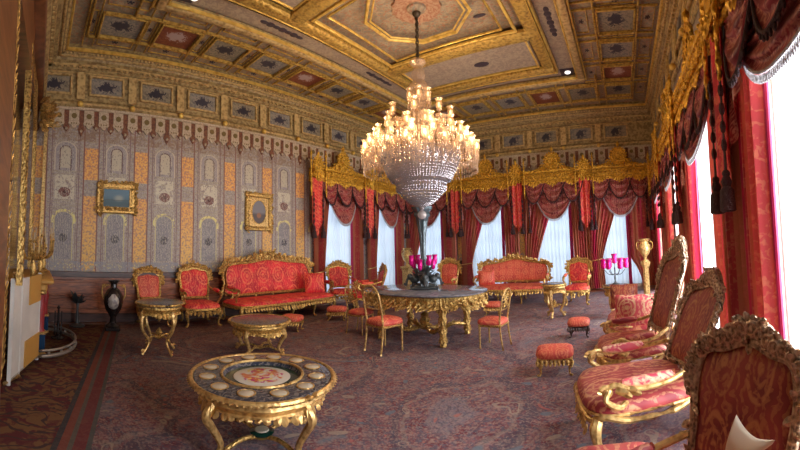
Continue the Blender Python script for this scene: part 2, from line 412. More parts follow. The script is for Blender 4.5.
ZC = 5.3
m = MB(); m.box(((XL+XR)/2, (YN+YB)/2, -.05), (XR-XL+.8, YB-YN+.8, .1)); struct(m.build('floor', WOODO, smooth=False))
m = MB(); m.box(((XL+XR)/2, (YN+YB)/2, ZC+.14), (XR-XL+.8, YB-YN+.8, .1)); struct(m.build('ceiling', CEIL, smooth=False))
WH, WZ0, WZ1 = .68, .12, 3.42   # window half width, sill, head
def wall_windows(name, axis, pos, out, a0, a1, centres, mt):
    m = MB(); T = .3 if centres is not WIN_R else .16; c = pos+out*T/2; WH = .68 if centres is not WIN_R else .88
    def seg(u0, u1, z0, z1):
        if axis == 'x': m.box((c, (u0+u1)/2, (z0+z1)/2), (T, u1-u0, z1-z0))
        else: m.box(((u0+u1)/2, c, (z0+z1)/2), (u1-u0, T, z1-z0))
    cur = a0
    for k in sorted(centres):
        seg(cur, k-WH, 0, ZC+.1); seg(k-WH, k+WH, 0, WZ0); seg(k-WH, k+WH, WZ1, ZC+.1); cur = k+WH
    seg(cur, a1, 0, ZC+.1)
    struct(m.build(name, mt, smooth=False))
wall_windows('wall_left', 'x', XL, -1, YN, YB, WIN_L, WALLPAPER)
wall_windows('wall_right', 'x', XR, 1, YN-.4, YB, WIN_R, WALLPAPER)
wall_windows('wall_back', 'y', YB, 1, XL-.3, XR+.3, WIN_B, WALLPAPERX)
m = MB(); m.box(((XL+XR)/2-.15, YN-.1, ZC/2), (XR-XL+.9, .2, ZC+.2)); struct(m.build('wall_front', WALLPAPERX, smooth=False))
# windows
k = 0
for (axis, pos, out, cs) in (('x', XL, -1, WIN_L), ('y', YB, 1, WIN_B), ('x', XR, 1, WIN_R)):
    for c in cs:
        k += 1; fr = MB(); gl = MB(); d = pos+out*(.14 if pos != XR else .10); WH = .68 if pos != XR else .88; fw = .06 if pos != XR else .03
        def B(mb, u, z, su, sz, th):
            if axis == 'x': mb.box((d, u, z), (th, su, sz), bev=.006)
            else: mb.box((u, d, z), (su, th, sz), bev=.006)
        for u in (-WH+fw/2, WH-fw/2): B(fr, c+u, (WZ0+WZ1)/2, fw, WZ1-WZ0, .07 if pos != XR else .03)
        if pos != XR: B(fr, c, (WZ0+WZ1)/2, .05, WZ1-WZ0, .06)
        for z in ((WZ0+.03, 1.0, 1.62, 2.25, WZ1-.03) if pos != XR else (WZ0+.03, WZ1-.03)): B(fr, c, z, 2*WH, .05, .06)
        B(gl, c, (WZ0+WZ1)/2, 2*WH-.06, WZ1-WZ0-.06, .008)
        o = struct(fr.build('window_%d' % k, WHITEP, smooth=False)); gl.build('window_pane', PANE, o, smooth=False)
m = MB()
for c in WIN_R:
    for sd in (-1, 1): m.box((XR+.08, c+sd*.874, (WZ0+WZ1)/2), (.158, .012, WZ1-WZ0))
struct(m.build('trim_0', WHITEP, smooth=False))
# dado along the papered wall, end walls
def dado(name, axis, pos, s, segs, mt, mt2):
    m = MB()
    def seg(u0, u1, z0, z1, th):
        if axis == 'x': m.box((pos+s*th/2, (u0+u1)/2, (z0+z1)/2), (th, u1-u0, z1-z0), bev=.008)
        else: m.box(((u0+u1)/2, pos+s*th/2, (z0+z1)/2), (u1-u0, th, z1-z0), bev=.008)
    for (a, b) in segs:
        seg(a, b, .0, .88, .03)
        m.cur = 1; seg(a, b, 0, .17, .06); seg(a, b, .86, .97, .07); m.cur = 0
        n = max(1, round((b-a)/1.55)); wd = (b-a)/n
        for i in range(n):
            u0, u1 = a+i*wd+.09, a+(i+1)*wd-.09
            seg(u0, u1, .26, .44, .05); seg(u0, u1, .50, .80, .05); seg(u0+.07, u1-.07, .54, .76, .066)
            seg(u0+.03, u1-.03, .79, .815, .08); seg(u0+.03, u1-.03, .49, .51, .08)
    struct(m.build(name, [mt, mt2]))
dado('trim_1', 'x', XL, 1, [(YN, WIN_L[0]-1.0)], WOOD, WOODD)
dado('trim_2', 'y', YN, 1, [(XL, -6.6)], WOOD, WOODD)
dado('trim_3', 'y', YB, -1, [(WIN_B[i]+WH+.05, WIN_B[i+1]-WH-.05) for i in range(3)], WOOD, WOODD)
dado('trim_4', 'x', XR, -1, [(WIN_R[i]+.93, WIN_R[i+1]-.93) for i in range(3)], WOOD, WOODD)
# hanging lambrequin border under the frieze
TAB = mat('ivory_lambrequin', rough=.6, bump=(1, .3, .006), fn=lambda t: (lambda q: mix(t, noise(t, q[0], 30, 3).sm(.4, .6), (.46, .36, .25), (.60, .49, .35)))(xyz(t)))
TABR = mat('red_lambrequin', rough=.6, fn=lambda t: (lambda q: mix(t, noise(t, q[0], 24, 3).sm(.4, .6), (.15, .05, .03), (.25, .10, .045)))(xyz(t)))
TABC = mat('lambrequin_flower', (.19, .13, .04), .6)
def lambrequin(name, axis, pos, s, a0, a1):
    m = MB(); n = int((a1-a0)/.3)
    def P(u, z, d): return (pos+s*d, u, z) if axis == 'x' else (u, pos+s*d, z)
    for i in range(n):
        u = a0+.15+i*.3
        m.cur = 0
        poly = [(-.1, 4.17), (.1, 4.17), (.1, 3.95), (.112, 3.90), (.09, 3.86), (.06, 3.87), (.035, 3.82), (0, 3.79), (-.035, 3.82), (-.06, 3.87), (-.09, 3.86), (-.112, 3.90), (-.1, 3.95)]
        m.prism(poly, lambda a, b: P(u+a, b, .0), lambda a, b: P(u+a, b, .035))
        m.cur = 2
        m.prism([(.055*cos(q*PI/6), 4.05+.055*sin(q*PI/6)) for q in range(12)], lambda a, b: P(u+a, b, .03), lambda a, b: P(u+a, b, .045))
        for q in (-.05, 0, .05): m.prism([(q+.014*cos(r*PI/3), 3.90+.016*sin(r*PI/3)) for r in range(6)], lambda a, b: P(u+a, b, .03), lambda a, b: P(u+a, b, .042))
        m.cur = 1; v = u+.15; L = .26 if i % 3 == 0 else .12 if i % 3 == 1 else .18
        m.prism([(-.05, 4.17), (.05, 4.17), (.045, 3.95-L*.3), (.07, 3.93-L*.6), (0, 3.9-L), (-.07, 3.93-L*.6), (-.045, 3.95-L*.3)], lambda a, b: P(v+a, b, .0), lambda a, b: P(v+a, b, .02))
        m.cur = 0; m.ball(P(v, 3.89-L*.55, .03), .03, 8, 5)
    m.cur = 0
    if axis == 'x': m.box((pos+s*.02, (a0+a1)/2, 4.2), (.05, a1-a0, .05))
    else: m.box(((a0+a1)/2, pos+s*.02, 4.2), (a1-a0, .05, .05))
    struct(m.build(name, [TAB, TABR, TABC], smooth=False))
lambrequin('trim_5', 'x', XL, 1, YN, YB)
lambrequin('trim_6', 'y', YN, 1, XL, XR)
lambrequin('trim_7', 'y', YB, -1, XL, XR)
# frieze + cornice: stepped rings from the walls in to the coffers
GL, GR, GN, GB = -7.0, .82, .42, 10.6        # the bright gilt line
def ring_at(f):  # rectangle between wall and gilt line
    return (XL+(GL-XL)*f, XR+(GR-XR)*f, -.02+(GN+.02)*f, YB+(GB-YB)*f)
prof = [(.05, 4.22), (.16, 4.25), (.16, 4.33), (.05, 4.38), (.05, 4.95), (.22, 4.98), (.22, 5.03), (.38, 5.06), (.38, 5.10), (.55, 5.12), (.62, 5.17), (.78, 5.18), (.82, 5.235), (1.0, 5.24), (1.0, 5.30), (.9, 5.42)]
m = MB(); vs = []; fs = []
for f, z in prof:
    a, b, c, d = ring_at(f); vs += [(a, c, z), (b, c, z), (b, d, z), (a, d, z)]
for i in range(len(prof)-1):
    fs += [(i*4+q, i*4+(q+1) % 4, i*4+4+(q+1) % 4, i*4+4+q) for q in range(4)]
m.add(vs, fs); struct(m.build('trim_8', FRIEZE, smooth=False))
m = MB()
def frame(m, x0, x1, y0, y1, z, wd, h, bev=.0):
    m.box(((x0+x1)/2, y0, z), (x1-x0+wd, wd, h), bev=bev); m.box(((x0+x1)/2, y1, z), (x1-x0+wd, wd, h), bev=bev)
    m.box((x0, (y0+y1)/2, z), (wd, y1-y0-wd, h), bev=bev); m.box((x1, (y0+y1)/2, z), (wd, y1-y0-wd, h), bev=bev)
frame(m, GL, GR, GN, GB, 5.27, .05, .07, .012)
struct(m.build('trim_9', GILDLINE))
m = MB()
for f, z, wd, h in ((.12, 4.30, .05, .05), (.10, 4.93, .04, .04), (.36, 5.06, .04, .04), (.70, 5.18, .05, .05)):
    a, b, c, d = ring_at(f); frame(m, a, b, c, d, z, wd, h, .01)
for (f, z, st, sz) in ((.30, 5.035, .12, .05), (.86, 5.215, .075, .035)):   # dentils
    a, b, c, d = ring_at(f)
    y = c
    while y < d: m.box((a, y, z), (sz, sz, sz)); m.box((b, y, z), (sz, sz, sz)); y += st
    x = a
    while x < b: m.box((x, c, z), (sz, sz, sz)); m.box((x, d, z), (sz, sz, sz)); x += st
struct(m.build('trim_10', DENTIL))
# frieze panels (painted, framed) and brackets
def fpanel(axis, pos, s, u, z0, z1, wd, mt, n):
    cx = (pos+s*.012+s*.0, u, (z0+z1)/2) if axis == 'x' else (u, pos+s*.012, (z0+z1)/2)
    m = MB(); d = (.02, wd, z1-z0) if axis == 'x' else (wd, .02, z1-z0)
    m.box((0, 0, 0), d); o = m.build('trim_%d' % n, mt, smooth=False); o.location = cx; struct(o)
    return o
fr = MB(); br = MB(); nn = 20
for (axis, pos, s, a0, a1, off) in (('x', XL+.02, 1, YN, YB, 1.27), ('y', YB-.03, -1, XL, XR, -1.15), ('x', XR-.02, -1, YN, YB, 1.27)):
    u = off
    while u-1.06 > a0+.3: u -= 1.06
    while u < a1-.3:
        i = round(u/1.06)
        fpanel(axis, pos, s, u, 4.52, 4.84, .62, (PANELG, PANELB)[i % 2], nn); nn += 1
        for (du, dz, su, sz) in ((0, .19, .72, .045), (0, -.19, .72, .045), (-.34, 0, .045, .38), (.34, 0, .045, .38)):
            c = (pos+s*.03, u+du, 4.68+dz) if axis == 'x' else (u+du, pos+s*.03, 4.68+dz)
            fr.box(c, (.05, su, sz) if axis == 'x' else (su, .05, sz), bev=.008)
        for du in (-.53,):
            c = (pos+s*.04, u+du, 4.66) if axis == 'x' else (u+du, pos+s*.04, 4.66)
            br.box(c, (.035, .17, .56) if axis == 'x' else (.17, .035, .56), bev=.008)
            c = (pos+s*.09, u+du, 4.27) if axis == 'x' else (u+du, pos+s*.09, 4.27)
            br.cur = 1; br.ball(c, (.06, .06, .06), 10, 6); br.cur = 0
        u += 1.06
struct(fr.build('trim_15', DENTIL)); struct(br.build('trim_16', [DENTIL, GILDLINE]))
# coffers between the gilt line and the dentil beam
DL, DR, DN, DB = -5.34, -.80, 1.75, 8.62
g = MB(); s2 = MB()
zb = ZC+.03
inner = (DL, DR, DN, DB)
pn = []
def coffer(x0, x1, y0, y1, mt):
    global nn
    m = MB(); m.box((0, 0, 0), (x1-x0, y1-y0, .02)); o = m.build('trim_%d' % nn, mt, smooth=False); nn += 1
    o.location = ((x0+x1)/2, (y0+y1)/2, ZC+.075); struct(o)
def grille(x0, x1, y0, y1, along):
    """gilt ribs around one bay: big panel in the middle, slim fields round it"""
    L = (y0, y1) if along == 'y' else (x0, x1)
cyc = [PANELB, PANELR, PANELG]
dk = MB()
def spot(x, y, a=.05, b=.05):
    dk.ball((x, y, ZC+.085), (a*.6, b*.6, .012), 8, 4)
    for q in range(5): dk.ball((x+a*cos(q*2*PI/5), y+b*sin(q*2*PI/5), ZC+.085), (a*.4, b*.4, .01), 6, 4)
# ribs running along the ring
def ribrect(x0, x1, y0, y1, wd, h, z, mb): frame(mb, x0, x1, y0, y1, z, wd, h, .008)
ribrect(GL+.38, GR-.38, GN+.34, GB-.38, .035, .06, ZC+.04, g)
ribrect(DL-.48, DR+.48, DN-.28, DB+.52, .035, .06, ZC+.04, g)
# bays on the long sides
P = 1.035
y = 1.32; i = 0
ys = []
while y < 10.3: ys.append(y); y += P
for i, y in enumerate(ys):
    for (xa, xb) in ((GL+.38, DL-.48), (DR+.48, GR-.38)):
        frame(g, xa+.05, xb-.05, y-.37, y+.37, ZC+.03, .035, .07, .008)
        coffer(xa+.07, xb-.07, y-.35, y+.35, cyc[i % 3])
        for px_ in ((GL if xa < -4 else GR)+(.19 if xa < -4 else -.19), (DL-.24 if xa < -4 else DR+.24)):
            spot(px_, y, .035, .05)
            frame(g, px_-.11, px_+.11, y-.34, y+.34, ZC+.075, .014, .02)
        spot((xa+xb)/2, y-P/2, .05, .035); frame(g, xa+.07, xb-.07, y-P/2-.06, y-P/2+.06, ZC+.075, .012, .02)
    for yy in (y-P/2-.1, y-P/2+.1):
        if yy < GN+.1 or yy > GB-.1: continue
        g.box(((GL+DL)/2-.0, yy, ZC+.045), (DL-GL-.1, .022, .04), bev=.006); g.box(((GR+DR)/2, yy, ZC+.045), (GR-DR-.1, .022, .04), bev=.006)
xs = []; x = DL+.45
while x < DR: xs.append(x); x += 1.0
for i, x in enumerate(xs):
    ya, yb = DB+.52, GB-.38
    frame(g, x-.36, x+.36, ya+.08, yb-.08, ZC+.03, .05, .06, .008); coffer(x-.34, x+.34, ya+.1, yb-.1, cyc[(i+1) % 3])
    ya, yb = GN+.34, DN-.28
    frame(g, x-.36, x+.36, ya+.08, yb-.08, ZC+.03, .05, .06, .008); coffer(x-.34, x+.34, ya+.1, yb-.1, cyc[i % 3])
    for xx in (x+.4, x+.6): g.box((xx, (DB+GB)/2, ZC+.045), (.035, GB-DB-.1, .06), bev=.006)
struct(g.build('trim_17', OCHREC))
# dentil beam, flat mauve field with dark cartouches, gilt frames, inner octagon
m = MB(); frame(m, DL, DR, DN, DB, ZC+.0, .14, .14, .02); struct(m.build('trim_18', DENTIL))
m = MB(); frame(m, DL+.09, DR-.09, DN+.09, DB-.09, ZC-.03, .03, .06, .006); frame(m, DL-.1, DR+.1, DN-.1, DB+.1, ZC+.01, .03, .06, .006)
frame(m, -4.74, -1.30, 2.3, 8.1, ZC+.0, .06, .14, .02); struct(m.build('trim_19', GILDLINE))
m = MB()
def slab(m, x0, x1, y0, y1, z, h): m.box(((x0+x1)/2, (y0+y1)/2, z), (x1-x0, y1-y0, h))
for (a, b, c, d) in ((DL+.1, -4.78, DN+.1, DB-.1), (-1.26, DR-.1, DN+.1, DB-.1), (-4.78, -1.26, 8.14, DB-.1), (-4.78, -1.26, DN+.1, 2.26)): slab(m, a, b, c, d, ZC+.08, .03)
for (c, d) in ((6.7, 7.7), (2.6, 3.65)): slab(m, -4.4, -1.6, c, d, ZC+.0, .02)
struct(m.build('trim_11', MAUVE, smooth=False))
m = MB()
frame(m, -4.6, -1.44, 2.44, 7.94, ZC-.02, .22, .12, .03)
for yy in (6.42, 3.78): m.box((-3.02, yy, ZC-.04), (3.1, .3, .12), bev=.03)
struct(m.build('trim_12', OCHREC))
m = MB()
frame(m, -4.36, -1.7, 4.0, 6.2, ZC-.06, .05, .06, .01); frame(m, -4.14, -1.92, 4.12, 6.08, ZC-.05, .03, .05, .01)
frame(m, -4.40, -1.64, 6.62, 7.76, ZC-.01, .04, .05, .01); frame(m, -4.40, -1.64, 2.5, 3.62, ZC-.01, .04, .05, .01)
for R_, rr in ((.80, .03), (.72, .018)):
    o8 = [(R_*1.0, .34*R_/.8), (.34*R_/.8, R_), (-.34*R_/.8, R_), (-R_, .34*R_/.8), (-R_, -.34*R_/.8), (-.34*R_/.8, -R_), (.34*R_/.8, -R_), (R_, -.34*R_/.8)]
    m.tube([(CH[0]+a, CH[1]+b, ZC-.04) for a, b in o8], rr, 6, closed=True)
struct(m.build('trim_13', GILDLINE))
m = MB(); m.lathe([(.40, ZC+.09), (.40, ZC+.05), (.34, ZC+.03), (.22, ZC+.06), (.16, ZC+.06)], 48, (CH[0], CH[1], 0), lobes=16, la=.03); m.cur = 1; m.lathe([(.165, ZC+.07), (.15, ZC+.03), (.08, ZC+.0), (.0001, ZC-.03)], 32, (CH[0], CH[1], 0)); struct(m.build('trim_14', [ROSEC, CEIL]))
struct(dk.build('trim_200', mat('painted_dark_knot', (.05, .035, .045), .6)))
DK = mat('dark_cartouche', (.045, .03, .04), .6, bump=(30, .4, .01))
m = MB()
for (x, ya) in ((-5.06, 3.9), (-5.06, 6.7), (-1.09, 3.9), (-1.09, 6.35)):
    for q in range(7): m.ball((x, ya+(q-3)*.13, ZC+.062), (.05+.02*(q % 2), .085, .012), 10, 4)
for (x, yy) in ((-3.0, 8.37), (-3.6, 8.37)):
    for q in range(5): m.ball((x+(q-2)*.16, yy, ZC+.062), (.1, .04+.015*(q % 2), .012), 10, 4)
m.ball((-2.75, 7.2, ZC-.015), (.17, .11, .012), 12, 4); m.ball((-2.2, 5.75, ZC+.08), (.12, .05, .012), 10, 4)
for (x, yy) in ((-1.09, 8.35), (-5.06, 8.35), (-5.06, 2.05), (-1.09, 2.05)): m.box((x, yy, ZC+.062), (.34, .34, .02), bev=.008)
struct(m.build('trim_%d' % (nn+1), DK))
for i, (x, yy) in enumerate(((-1.09, 8.35), (-5.06, 2.2))):
    m = MB(); m.lathe([(.0001, ZC+.02), (.05, ZC+.02), (.07, ZC+.035), (.07, ZC+.055)], 16, (x, yy, 0))
    o = m.build('ceiling_spotlight', WHITEP); o.data.materials[0] = mat('spot_lens', (.9, .9, .9), .4, emit=((1, .95, .85), 1.2))
    tag(o, ('small round white ceiling spotlight near the back right corner of the ceiling', 'small round white ceiling spotlight above the left side, cut by the top of the picture')[i], 'ceiling light')
# carpet
def f_carpet(t):
    v, x, y, z = xyz(t); wx = noise(t, v, 1.1, 2)*1.1; wy = noise(t, comb(t, y, x, 3.0), 1.3, 2)*1.1
    X = x+wx; Y = y+wy; p = comb(t, X, Y, 0.0)
    vines = wave(t, p, 3.4, 9, 2.4); v2 = wave(t, comb(t, Y, X, 0.0), 5.0, 10, 2.2)
    fine = noise(t, v, 20, 4, .6); med = noise(t, v, 5.5, 4, 1.0); cell = voro(t, p, 5.2, 'F1', 1)
    c = mix(t, med.sm(.36, .62), (.165, .045, .055), (.245, .125, .13))
    c = mix(t, fine.sm(.50, .60)*.8, c, (.125, .11, .14)); c = mix(t, fine.sm(.45, .38)*.75, c, (.30, .19, .16))
    a = (X).fr(1.9); b = (Y).fr(2.4); r = (a*a+b*b*.6).sqrt()
    c = mix(t, (r-.62).abs().sm(.06, .03)*.55, c, (.06, .065, .09)); c = mix(t, (r-.52).abs().sm(.04, .015)*.35, c, (.32, .27, .22)); c = mix(t, (r-.85).abs().sm(.05, .02)*.3, c, (.10, .12, .14)); c = mix(t, r.sm(.95, 1.15)*.45, c, (.13, .14, .17))
    c = mix(t, r.sm(.25, .17)*.6, c, (.19, .17, .20))
    f3 = noise(t, v, 48, 3); c = mix(t, vines.sm(.8, .95)*.34, c, (.075, .06, .08)); c = mix(t, v2.sm(.8, .95)*.3, c, (.32, .24, .20)); c = mix(t, f3.sm(.54, .64)*.6, c, (.33, .23, .20)); c = mix(t, f3.sm(.44, .34)*.6, c, (.08, .06, .085))
    vd = voro(t, p, 4.5); c = mix(t, vd.sm(.2, .12)*.75, c, (.13, .17, .21)); vd2 = voro(t, comb(t, Y, X, 1.0), 7.0); c = mix(t, vd2.sm(.18, .1)*.7, c, (.40, .13, .11)); vd3 = voro(t, comb(t, X, Y, 5.0), 3.2); c = mix(t, (vd3-.2).abs().sm(.035, .015)*.6, c, (.36, .29, .22))
    # border stripes near the fireplace end
    s = y+x*.28+1.25; bz = s.lt(.62); fl = mix(t, noise(t, v, 7, 3, 1.0).sm(.45, .58), (.21, .115, .06), (.13, .04, .045))
    fl = mix(t, wave(t, p, 3.2, 8, 2).sm(.8, .92), fl, (.08, .05, .05))
    c = mix(t, bz, c, fl)
    for (q0, q1, cc) in ((.62, .67, (.05, .055, .06)), (.67, .74, (.22, .07, .05)), (.74, .78, (.12, .11, .09)), (.78, .88, (.17, .045, .045)), (.88, .92, (.09, .10, .09))):
        c = mix(t, s.band(q0, q1)*.85, c, cc)
    return c, fine
CARPET = mat('woven_persian_carpet', rough=.95, spec=.1, bump=(1, .5, .006), fn=f_carpet)
m = MB(); m.box((-3.05, 5.03, .006), (7.9, 10.85, .012), bev=.003)
tag(m.build('carpet', CARPET), 'vast faded red and blue patterned carpet covering the hall floor', 'carpet')
FZ = .0125
# ================================================================== WINDOW DRESSINGS
def wallmap(axis, pos, s, c):
    """(u along wall, d into room, z) -> world; u grows to the viewer's right when facing that wall"""
    if axis == 'B': return lambda u, d, z: (c+u, pos-d, z)
    if axis == 'L': return lambda u, d, z: (pos+d, c+u, z)
    return lambda u, d, z: (pos-d*.68, c-u, z*.955)
def drape_mesh(mp, u0, wt, wtie, ztie, wbot, z1, side, pl, dep, d0, zb=.03, seed=0):
    m = MB(); nu, nv = 64, 22; rr = random.Random(seed); ph = rr.random()*6
    def fn(a, b):
        z = z1+(zb-z1)*b
        if z > ztie: t = (z-ztie)/(z1-ztie); W = wtie+(wt-wtie)*(t**1.15)
        else: t = z/ztie; W = wbot+(wtie-wbot)*t*t
        q = dep*(.6+.4*W/max(wt, .01))
        d = d0+q*sin(a*pl*2*PI+ph+.5*sin(b*3))+.35*q*sin(a*pl*5.3+ph*2)
        return mp(u0+side*W*a, d, z)
    m.grid(fn, nu, nv)
    return m
def tassel(mb, p, L=.2, r=.045):
    mb.lathe([(.0001, .03), (r*.5, .02), (r*.8, -.02), (r*.6, -.06), (r*1.05, -.09), (r*1.2, -L), (r*.9, -L-.01), (.0001, -L)], 10, p)
    mb.ball((p[0], p[1], p[2]+.04), r*.6, 8, 5)
def swag(m, mp, u0, u1, zt, D, d0, pw=1.0):
    def fn(a, b):
        x = 2*a-1; sag = (1-abs(x)**2.2)
        z = zt-.02*b-D*b*sag-(.02*abs(x))
        d = d0+.10*sag*(b**.6)+.034*sin(b*6.2*PI)*(.25+.75*sag)+.012*sin(a*21+b*5)
        return mp(u0+(u1-u0)*a, d, z-.02*sin(b*6.2*PI)*sag)
    m.grid(fn, 16, 34)
def swag_edge(mp, u0, u1, zt, D, d0):
    return [mp(u0+(u1-u0)*i/16, d0+.10*(1-abs(2*i/16-1)**2.2)+.02, zt-.03-D*(1-abs(2*i/16-1)**2.2)-.02*abs(2*i/16-1)) for i in range(17)]
ordL = {0: 'first', 1: 'second'}
def dressing(axis, pos, c, idx, n, where, half=1.0, big=False):
    mp = wallmap(axis, pos, 1, c)
    # sheer
    if axis != 'R':
        m = MB()
        m.grid(lambda a, b: mp(-.64+1.28*a, .03+.014*sin(a*70)+.006*sin(a*31+b*4), 3.4-3.3*b), 90, 6)
        tag(m.build('sheer_curtain', SHEER), 'white sheer curtain over '+where, 'curtain', 'sheer curtains on the windows')
    d0 = .16
    # tied drape on the left
    if axis != 'R':
        wt, wti, wb = 1.22, .36, .42
        if axis == 'L': wt = .62
        o = drape_mesh(mp, -.98*half, wt, wti, .85, wb, 3.3, 1, 7, .045, d0, seed=idx).build('drape', CURT)
        tag(o, 'brocade drape drawn back left of '+where, 'curtain', 'side drapes of the windows')
        tb = MB(); ring = [mp(-.98*half+wti/2+cos(q*PI/6)*(wti/2+.02), d0+sin(q*PI/6)*.07, .86+.03*cos(q*PI/6)) for q in range(12)]
        tb.tube(ring, .016, 6, closed=True); tb.build('tieback', GOLDS, o)
        o = drape_mesh(mp, .98*half, (.52 if idx < 13 else .80) if axis == 'B' else .44, .46 if idx < 13 else .80, .9, .46, 3.3, -1, 6, .04, d0, seed=idx+9).build('drape', [CURT])
        tag(o, 'brocade drape hanging straight right of '+where, 'curtain', 'side drapes of the windows')
        lin = drape_mesh(mp, (.50 if idx < 13 else .22) if axis == 'B' else .56, .10, .10, .9, .1, 3.2, -1, 2, .02, d0-.03, seed=idx+19).build('lining', MAG, o); lin['label'] = 'magenta lining edge of the drape'
    else:
        for sd, nm in ((-1, 'far'), (1, 'near')):
            o = drape_mesh(mp, sd*(1.25 if not (idx == 23 and sd < 0) else 1.2), .70, .68, .9, .70, 3.3, -sd, 7, .075, d0+.02, seed=idx+sd+3).build('drape', CURT)
            tag(o, 'red brocade drape on the %s side of %s' % (nm, where), 'curtain', 'side drapes of the windows')
            if idx != 20 or sd > 0: continue
            lin = drape_mesh(mp, sd*.585, .04, .04, .9, .04, 3.2, -sd, 2, .02, d0-.03, seed=idx+29).build('lining', MAG, o); lin['label'] = 'magenta lining edge of the drape'
    # valance: swags, jabots, tasselled cords
    hw = (1.04 if idx in (0, 1, 11) else .94) if axis != 'R' else 1.2
    v = thing('swag_valance', 'fringed red damask swags over '+where, 'valance', (0, 0, 0), 0, 'swag valances over the windows')
    m = MB(); m.grid(lambda a, b: mp(-hw+.1+(2*hw-.2)*a, .235+.012*sin(a*60), 3.28-.42*b), 40, 3); m.build('heading', SWAG, v)
    P3 = [(-.90, -.26), (-.36, .36), (.26, .90)]
    if axis == 'R': P3 = [(a*1.12, b*1.12) for a, b in P3]
    for a, b in P3:
        m = MB(); swag(m, mp, a, b, 3.26, .60, .30); sw = m.build('swag', SWAG, v)
        f = MB(); e = swag_edge(mp, a, b, 3.26, .60, .30); f.tube(e, .014, 6)
        for q in e[1:-1]: f.ball((q[0], q[1], q[2]-.025), (.014, .014, .03), 6, 4)
        f.build('fringe', FRINGE, sw)
    a, b = (-.58, .58) if axis != 'R' else (-.8, .8); zl, dl = (2.92, .76) if axis != 'R' else (2.98, .48)
    m = MB(); swag(m, mp, a, b, zl, dl, .24); sw = m.build('swag', SWAG, v)
    f = MB(); e = swag_edge(mp, a, b, zl, dl, .24); f.tube(e, .011, 6)
    for k in range(len(e)-1):
        for j in range(4):
            q = [e[k][w]+(e[k+1][w]-e[k][w])*j/4 for w in range(3)]; f.ball((q[0], q[1], q[2]-.04), (.008, .008, .03), 5, 4)
    f.build('fringe', SILVERF, sw)
    for sd in (-1, 1):     # cascade tails
        m = MB()
        def tail(a, b, sd=sd):
            L = 1.15-.65*a; return mp(sd*(hw-.12-.28*a), .27+.035*sin(a*12)+.02*sin(b*9), 3.25-L*b+.04*sin(a*12)*b)
        m.grid(tail, 20, 12); m.build('tail', SWAG, v)
        if axis == 'R': continue
        c1 = MB(); p0 = mp(sd*(hw-.2), .33, 3.15); p1 = mp(sd*(hw-.19), .33, 1.98)
        c1.tube([p0, mp(sd*(hw-.17), .34, 2.6), p1], .013, 6)
        for q in range(8): c1.ball((p1[0], p1[1], 3.0-q*.13), (.022, .022, .05), 6, 4)
        tassel(c1, (p1[0], p1[1], 1.98), .22, .045); c1.build('tassel_cord', FRINGE, v)
    # gilt pelmet
    g = thing('gilt_pelmet', 'carved gilt pelmet with medallion above '+where, 'pelmet', (0, 0, 0), 0, 'gilt pelmets over the windows')
    m = MB(); R_ = random.Random(idx*7+3)
    hw2 = hw+.03
    for z0, z1, th in ((3.22, 3.30, .36), (3.30, 3.52, .33), (3.52, 3.60, .38)):
        p = [mp(-hw2, .04, 0), mp(hw2, th, 0)]
        x0, x1 = sorted((p[0][0], p[1][0])); y0, y1 = sorted((p[0][1], p[1][1]))
        za, zb_ = mp(0, 0, z0)[2], mp(0, 0, z1)[2]; m.box(((x0+x1)/2, (y0+y1)/2, (za+zb_)/2), (x1-x0, y1-y0, zb_-za), bev=.012)
    m.build('board', PELM, g)
    m = MB(); nrm = Vector(mp(0, 1, 0))-Vector(mp(0, 0, 0)); al = Vector(mp(1, 0, 0))-Vector(mp(0, 0, 0)); up = Vector((0, 0, 1))
    u = -hw2+.05; k = 0
    while u < hw2-.04:
        m.scroll(mp(u, .35, 3.41), al*(1 if k % 2 else -1), up, .085, 1.3, .018)
        m.leaf(mp(u, .355, 3.27), up*-1+al*R_.uniform(-.3, .3), nrm, .07, .09, .1)
        m.leaf(mp(u+.04, .345, 3.38), up+al*R_.uniform(-.8, .8), nrm, .10, .06, .12)
        m.leaf(mp(u, .37, 3.58), up, nrm, .045, .08, .1)
        for q in range(2): m.ball(mp(u+R_.uniform(-.05, .05), .37, 3.32+R_.random()*.2), .02, 6, 4)
        u += .105; k += 1
    # festoon points below
    for uu in (-.58, 0, .58):
        for q in (-2, -1, 0, 1, 2): m.leaf(mp(uu+q*.05, .37, 3.25), up*-1+al*(q*.3), nrm, .17-.035*abs(q), .07, .1)
    m.build('carving', PELM, g)
    m = MB(); cz = 3.86
    ringp = [mp(.20*cos(q*PI/12), .30, cz+.23*sin(q*PI/12)) for q in range(24)]
    m.prism([(.19*cos(q*PI/12), cz+.22*sin(q*PI/12)) for q in range(24)], lambda a, b: mp(a, .24, b), lambda a, b: mp(a, .31, b))
    m.tube(ringp, .03, 6, closed=True); m.tube([mp(.11*cos(q*PI/8), .32, cz+.13*sin(q*PI/8)) for q in range(16)], .016, 6, closed=True)
    for q in range(20):
        t = q*PI/10; m.leaf(mp(.19*cos(t), .30, cz+.22*sin(t)), al*cos(t)+up*sin(t), nrm, .08, .07, .3)
    for q in range(9):
        t = q*PI*2/9; m.leaf(mp(0.02*cos(t), .32, cz+.02*sin(t)), al*cos(t)+up*sin(t), nrm, .09, .05, .3)
    for sd in (-1, 1):
        for q in range(6): m.leaf(mp(sd*(.2+.07*q), .31, 3.60), up*(1-.1*q)+al*sd*.6, nrm, .15-.02*q, .07, .12)
        m.scroll(mp(sd*.30, .31, 3.70), al*sd, up, .09, 1.3, .02)
    m.tube([mp(0, .3, cz+.24), mp(0, .3, cz+.30), mp(0, .3, cz+.36)], [.05, .035, .05], 8); m.ball(mp(0, .3, cz+.38), (.05, .05, .04), 8, 5); m.ball(mp(0, .3, cz+.43), .02, 6, 4)
    m.build('medallion', PELM, g)
    return mp
